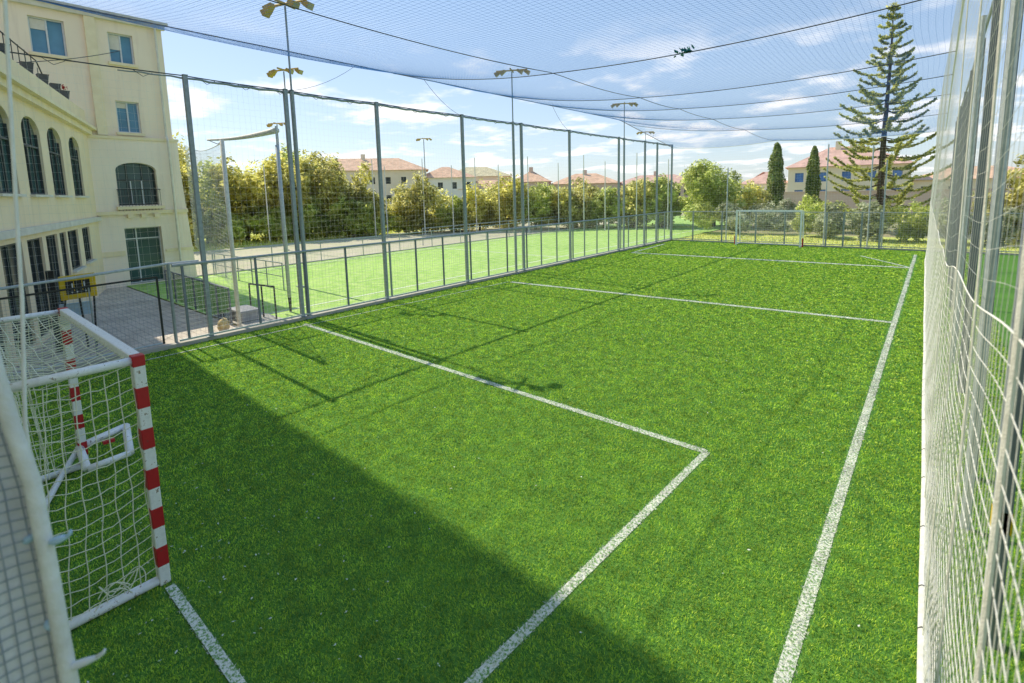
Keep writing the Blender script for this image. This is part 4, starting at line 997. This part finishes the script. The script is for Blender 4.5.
# ------------------------------------------------------------------ vegetation
def leaves_np(C_, Nrm, size, rg):
    n = len(C_); a = rg.normal(0, 1, (n, 3)); a -= Nrm * (a * Nrm).sum(1, keepdims=True) * .6; a /= np.linalg.norm(a, axis=1, keepdims=True)
    b = np.cross(a, Nrm + rg.normal(0, .5, (n, 3))); b /= np.linalg.norm(b, axis=1, keepdims=True) + 1e-9
    s = (size * rg.uniform(.6, 1.4, n))[:, None]
    V = np.stack([C_ - a * s, C_ - b * s * .45, C_ + a * s, C_ + b * s * .45], 1).reshape(-1, 3)
    F_ = (np.arange(n) * 4)[:, None] + np.arange(4)[None]
    return V, F_
def tree(name, label, x, y, h, w_, mat_, cat='tree', group=None, n=7000, size=.16, base=0.18, seed=0, lobes=11, trunk=True, z0=-.05):
    rg = np.random.default_rng(seed + 100)
    t = thing(name, label, cat, (x, y, z0), group)
    C_ = []; Nr = []
    cz = h * (base + (1 - base) * .5); hz_ = h * (1 - base) * .5
    centers = []
    for k in range(lobes):
        u = rg.normal(0, 1, 3); u /= np.linalg.norm(u); rr_ = rg.uniform(.35, .75)
        centers.append((np.array([u[0] * w_ / 2 * rr_, u[1] * w_ / 2 * rr_, cz + u[2] * hz_ * rr_ * .95]), w_ / 2 * rg.uniform(.32, .5), hz_ * rg.uniform(.3, .5)))
    per = n // lobes
    for c, rw, rh in centers:
        ncl = 26; u = rg.normal(0, 1, (ncl, 3)); u /= np.linalg.norm(u, axis=1, keepdims=True)
        cc = c + u * np.array([rw, rw, rh]) * rg.uniform(.55, 1.12, (ncl, 1))
        q = rg.integers(0, ncl, per); p = cc[q] + rg.normal(0, 1, (per, 3)) * np.array([rw, rw, rh]) * .17
        C_.append(p); Nr.append(u[q] + np.array([0, 0, .35]))
    C_ = np.concatenate(C_); Nr = np.concatenate(Nr); Nr /= np.linalg.norm(Nr, axis=1, keepdims=True)
    C_[:, 2] = np.maximum(C_[:, 2], .05)
    V, F_ = leaves_np(C_, Nr, size, rg); V += np.array([x, y, z0])
    mesh_np('crown', V, F_, mat_, t)
    if trunk:
        mb = MB(); B = Vector((x, y, z0))
        mb.tube([B, B + Vector((.03 * h * .3, 0, h * .25)), B + Vector((0, .1, h * .55))], [h * .028, h * .02, h * .008], 8)
        for c, rw, rh in centers[:7]:
            mb.tube([B + Vector((0, 0, h * rg.uniform(.2, .35))), B + Vector(c * np.array([.5, .5, .8])), B + Vector(c)], [h * .012, h * .008, h * .003], 5)
        mb.build('trunk', 'bark', t)
    return t
GT = 'trees beyond the running track'
LO = 'olive green bushy tree in the dense belt beyond the running track'; LY = 'yellowish tree in the dense belt beyond the running track'; LG = 'mid green tree in the dense belt beyond the running track'
i = 0
for (x, y, h, w_, k) in ((-43.5, 11.5, 8.4, 6, 0), (-43.5, 15.0, 7.2, 5, 2), (-42.0, 17.3, 7.0, 4.5, 1), (-42.5, 19.6, 7.6, 5, 1), (-40.6, 21.0, 6.9, 4.5, 0), (-40.5, 23.4, 7.3, 5, 0), (-38.6, 25.6, 6.4, 4.5, 0),
                     (-47, 14, 8.0, 7, 0), (-46, 21, 8, 7, 1), (-44, 25, 7.5, 6, 0), (-39.5, 18.4, 2.6, 3.2, 2), (-39.2, 21.2, 3.0, 3.4, 2), (-37.8, 24.2, 3.6, 3.4, 2), (-40.6, 14.9, 3.2, 3.5, 2), (-41, 12.2, 4.4, 3.6, 0)):
    i += 1
    tree('tree', (LO, LY, LG)[k], x, y, h, w_, ('leaf_olive', 'leaf_yellow', 'leaf_green')[k], 'tree', (GT + ', ' + ('olive', 'yellow', 'green')[k]), 6000, .17, .06, i)
tree('tree', 'big rounded bush-like tree behind the slim pale floodlight mast', -35.2, 29.6, 5.1, 5.6, 'leaf_olive', 'tree', None, 9000, .15, .02, 40)
for (x, y, h, w_, k) in ((-31.6, 33.2, 4.5, 3.6, 1), (-29.6, 35.2, 5.2, 4.0, 1), (-28.0, 36.8, 4.3, 4.0, 2), (-25.6, 38.8, 4.2, 4.2, 0), (-23.0, 40.5, 4.3, 4.0, 2), (-20.6, 41.6, 4.4, 4.0, 0), (-18.4, 42.6, 4.6, 3.6, 2), (-33.2, 31.6, 3.3, 2.8, 2), (-27, 42, 4.6, 6, 0), (-22, 46, 4.8, 6, 0), (-33, 38, 4.4, 6, 0)):
    i += 1
    tree('shrub', ('olive', 'yellow green', 'bright green')[k] + ' rounded shrub in the row behind the thin white poles', x, y, h, w_, ('leaf_olive', 'leaf_yellow', 'leaf_green')[k], 'shrub', 'shrubs behind the thin white poles, ' + 'abc'[k].replace('a', 'olive').replace('b', 'yellow').replace('c', 'green'), 4500, .15, .02, i + 60)
tree('tree', 'large pale leafy tree left of the far goal beyond the end fence', -14.9, 45.4, 6.1, 5.6, 'leaf_green', 'tree', None, 12000, .14, .03, 90, 14)
tree('tree', 'smaller leafy tree merging with the right side of the pale leafy tree', -12.6, 47.0, 4.2, 3.6, 'leaf_olive', 'tree', None, 5000, .14, .03, 91)
for k, (x, y, h, w_) in enumerate(((-13.5, 38.5, 2.5, 3.2), (-11.2, 39, 2.5, 3), (-8.9, 39.5, 2.2, 3), (-6.8, 39, 2.6, 3), (-4.9, 37.5, 2.7, 3), (-3.0, 37.0, 2.9, 3), (-1.2, 37.0, 2.6, 2.8), (.6, 36.5, 2.6, 2.8), (-9.6, 44, 3.2, 3.6), (-6.0, 43, 2.9, 3.2), (2.4, 37, 2.3, 2.6))):
    tree('bush', 'silvery green bush in the hedge just behind the far end fence', x, y, h, w_, 'leaf_silver' if k % 3 else 'leaf_green', 'bush', 'bushes behind the far end fence', 4200, .10, .0, 120 + k, 8, False)
for k, (x, y, h, w_) in enumerate(((3.6, 39, 4.6, 4.5), (6.5, 37, 4.8, 4.5), (9.5, 35, 5.0, 5), (12.5, 32, 5.0, 5), (14.5, 28, 5, 5), (16, 23, 5, 5))):
    tree('tree', 'yellow green hedge tree seen through the right net', x, y, h, w_, 'leaf_olive', 'tree', 'hedge trees beyond the right net', 5000, .16, .02, 150 + k)
k = 0
for t_ in np.linspace(0, 1, 26):
    x = np.interp(t_, [0, .3, .6, 1], [-42.5, -38.6, -31.5, -17.0]) + random.uniform(-.8, .4); y = np.interp(t_, [0, .3, .6, 1], [10.5, 24.5, 35.5, 44.5]) + random.uniform(-.4, .8)
    k += 1; c_ = random.choice((0, 1, 2, 2))
    tree('shrub', ('low olive', 'low yellow green', 'low bright green')[c_] + ' shrub filling the undergrowth at the foot of the tree bank', float(x), float(y), random.uniform(2.0, 3.4) + (.8 if t_ > .6 else (-.5 if t_ > .3 else 0)), random.uniform(3.2, 4.4), ('leaf_olive', 'leaf_yellow', 'leaf_green')[c_], 'shrub', 'undergrowth shrubs below the tree bank, ' + ('olive', 'yellow', 'green')[c_], 3600, .15, .0, 300 + k, 9, False)
for k, (x, y, h, w_) in enumerate(((-44.5, 23.5, 8.2, 6),)):
    tree('tree', 'tall pale tree in the back row of the bank behind the running track', x, y, h, w_, 'leaf_green', 'tree', 'back row of the tree bank', 6500, .17, .05, 340 + k)
def cypress(x, y, h, r, label, seed):
    rg = np.random.default_rng(seed); t = thing('cypress', label, 'tree', (x, y, 0)); n = 7000
    z = rg.uniform(.02, 1, n); prof = np.clip(np.minimum(z / .12 * .8 + .4, 1), 0, 1) * np.sqrt(np.clip(1 - z ** 3.2, 0, 1)) * (1 + .1 * np.sin(z * 25 + 1)) 
    a = rg.uniform(0, 2 * np.pi, n); rad = r * prof * rg.uniform(.55, 1.08, n) * (1 + .12 * np.sin(3 * a + z * 14))
    C_ = np.stack([x + rad * np.cos(a), y + rad * np.sin(a), z * h], 1); Nr = np.stack([np.cos(a), np.sin(a), np.full(n, .5)], 1); Nr /= np.linalg.norm(Nr, axis=1, keepdims=True)
    V, F_ = leaves_np(C_, Nr, .12, rg); mesh_np('crown', V, F_, 'leaf_cypress', t)
    mb = MB(); mb.tube([(x, y, -.05), (x, y, h * .9)], [.14, .03], 8); mb.build('trunk', 'bark', t)
cypress(-10.85, 48.8, 7.05, .68, 'wider dark columnar cypress left of the cream villa', 1)
cypress(-8.1, 49.3, 6.6, .52, 'narrower columnar cypress standing in front of the villa facade', 2)

# tall Norfolk-type conifer
def conifer(x, y, h):
    rg = np.random.default_rng(5); t = thing('conifer', 'tall tiered conifer with upswept branches rising above the far right corner', 'tree', (x, y, 0))
    tk = MB(); tk.tube([(x, y, -.05), (x - .04, y, h * .4), (x + .05, y, h * .8), (x, y, h)], [.25, .17, .08, .02], 10)
    C_ = []; Nr = []
    nw = 23
    zs = 1.2 + (h - 1.3) * (np.linspace(0, 1, nw) ** .94)
    for k, zb in enumerate(zs):
        L_ = .3 + 4.6 * (1 - (zb / h)) ** .82 * (1.0 if zb > 2 else .85); nb = 5 if zb > h * .8 else 6; ph = rg.uniform(0, 6)
        for j in range(nb):
            a = ph + 2 * math.pi * j / nb + rg.uniform(-.25, .25); ll = L_ * rg.uniform(.62, 1.12); dr = np.array([math.cos(a), math.sin(a)])
            s = np.linspace(0, 1, 9); droop = .10 + .10 * (1 - zb / h)
            pz_ = zb + rg.uniform(-.12, .12) - ll * droop * np.sin(s * np.pi * .75) * 1.0 + ll * .30 * s ** 2.0
            pts_ = np.stack([x + dr[0] * ll * s, y + dr[1] * ll * s, pz_], 1)
            tk.tube([tuple(p) for p in pts_[::2]], [.045 * ll / 4 + .012, .03 * ll / 4 + .01, .02, .012, .006], 5, cap=False)
            m = int(85 * ll + 34); q = rg.uniform(.18, 1, m) ** .8; p = np.stack([np.interp(q, s, pts_[:, c]) for c in range(3)], 1)
            side = np.array([-dr[1], dr[0], 0]); wdt = .04 + .085 * np.sin(np.pi * np.clip(q, 0, 1) ** .9) * min(1, ll / 2.5)
            p = p + side * (rg.normal(0, 1, m) * wdt)[:, None]; p[:, 2] += np.abs(rg.normal(0, .06, m)) - .02
            C_.append(p); Nr.append(np.tile(np.array([0, 0, 1.]), (m, 1)) + rg.normal(0, .45, (m, 3)))
    # leader tip tufts
    p = np.stack([x + rg.normal(0, .12, 120), y + rg.normal(0, .12, 120), h + rg.uniform(-.9, .25, 120)], 1); C_.append(p); Nr.append(rg.normal(0, 1, (120, 3)))
    C_ = np.concatenate(C_); Nr = np.concatenate(Nr); Nr /= np.linalg.norm(Nr, axis=1, keepdims=True)
    V, F_ = leaves_np(C_, Nr, .105, rg); mesh_np('crown', V, F_, 'leaf_pine', t); tk.build('trunk', 'bark', t, True)
conifer(-3.05, 44, 15.1)
# far wood that closes the horizon
rg = np.random.default_rng(77); C_ = []
for k in range(260):
    a = rg.uniform(-1.75, .75); d = rg.uniform(105, 170); c = np.array([math.sin(a) * d, math.cos(a) * d, 0]); hh_ = rg.uniform(2.0, 4.6); n = 160
    u = rg.normal(0, 1, (n, 3)); u /= np.linalg.norm(u, axis=1, keepdims=True); C_.append(c + u * np.array([5, 5, hh_]) * rg.uniform(.6, 1, (n, 1)) * np.array([1, 1, 1]))
C_ = np.concatenate(C_); C_[:, 2] = np.abs(C_[:, 2])
Nr = rg.normal(0, 1, C_.shape); Nr[:, 2] += .6; Nr /= np.linalg.norm(Nr, axis=1, keepdims=True)
V, F_ = leaves_np(C_, Nr, .8, rg); stuff(mesh_np('distant_wood', V, F_, 'leaf_olive'), 'far-off belt of low trees along the horizon', 'woodland')
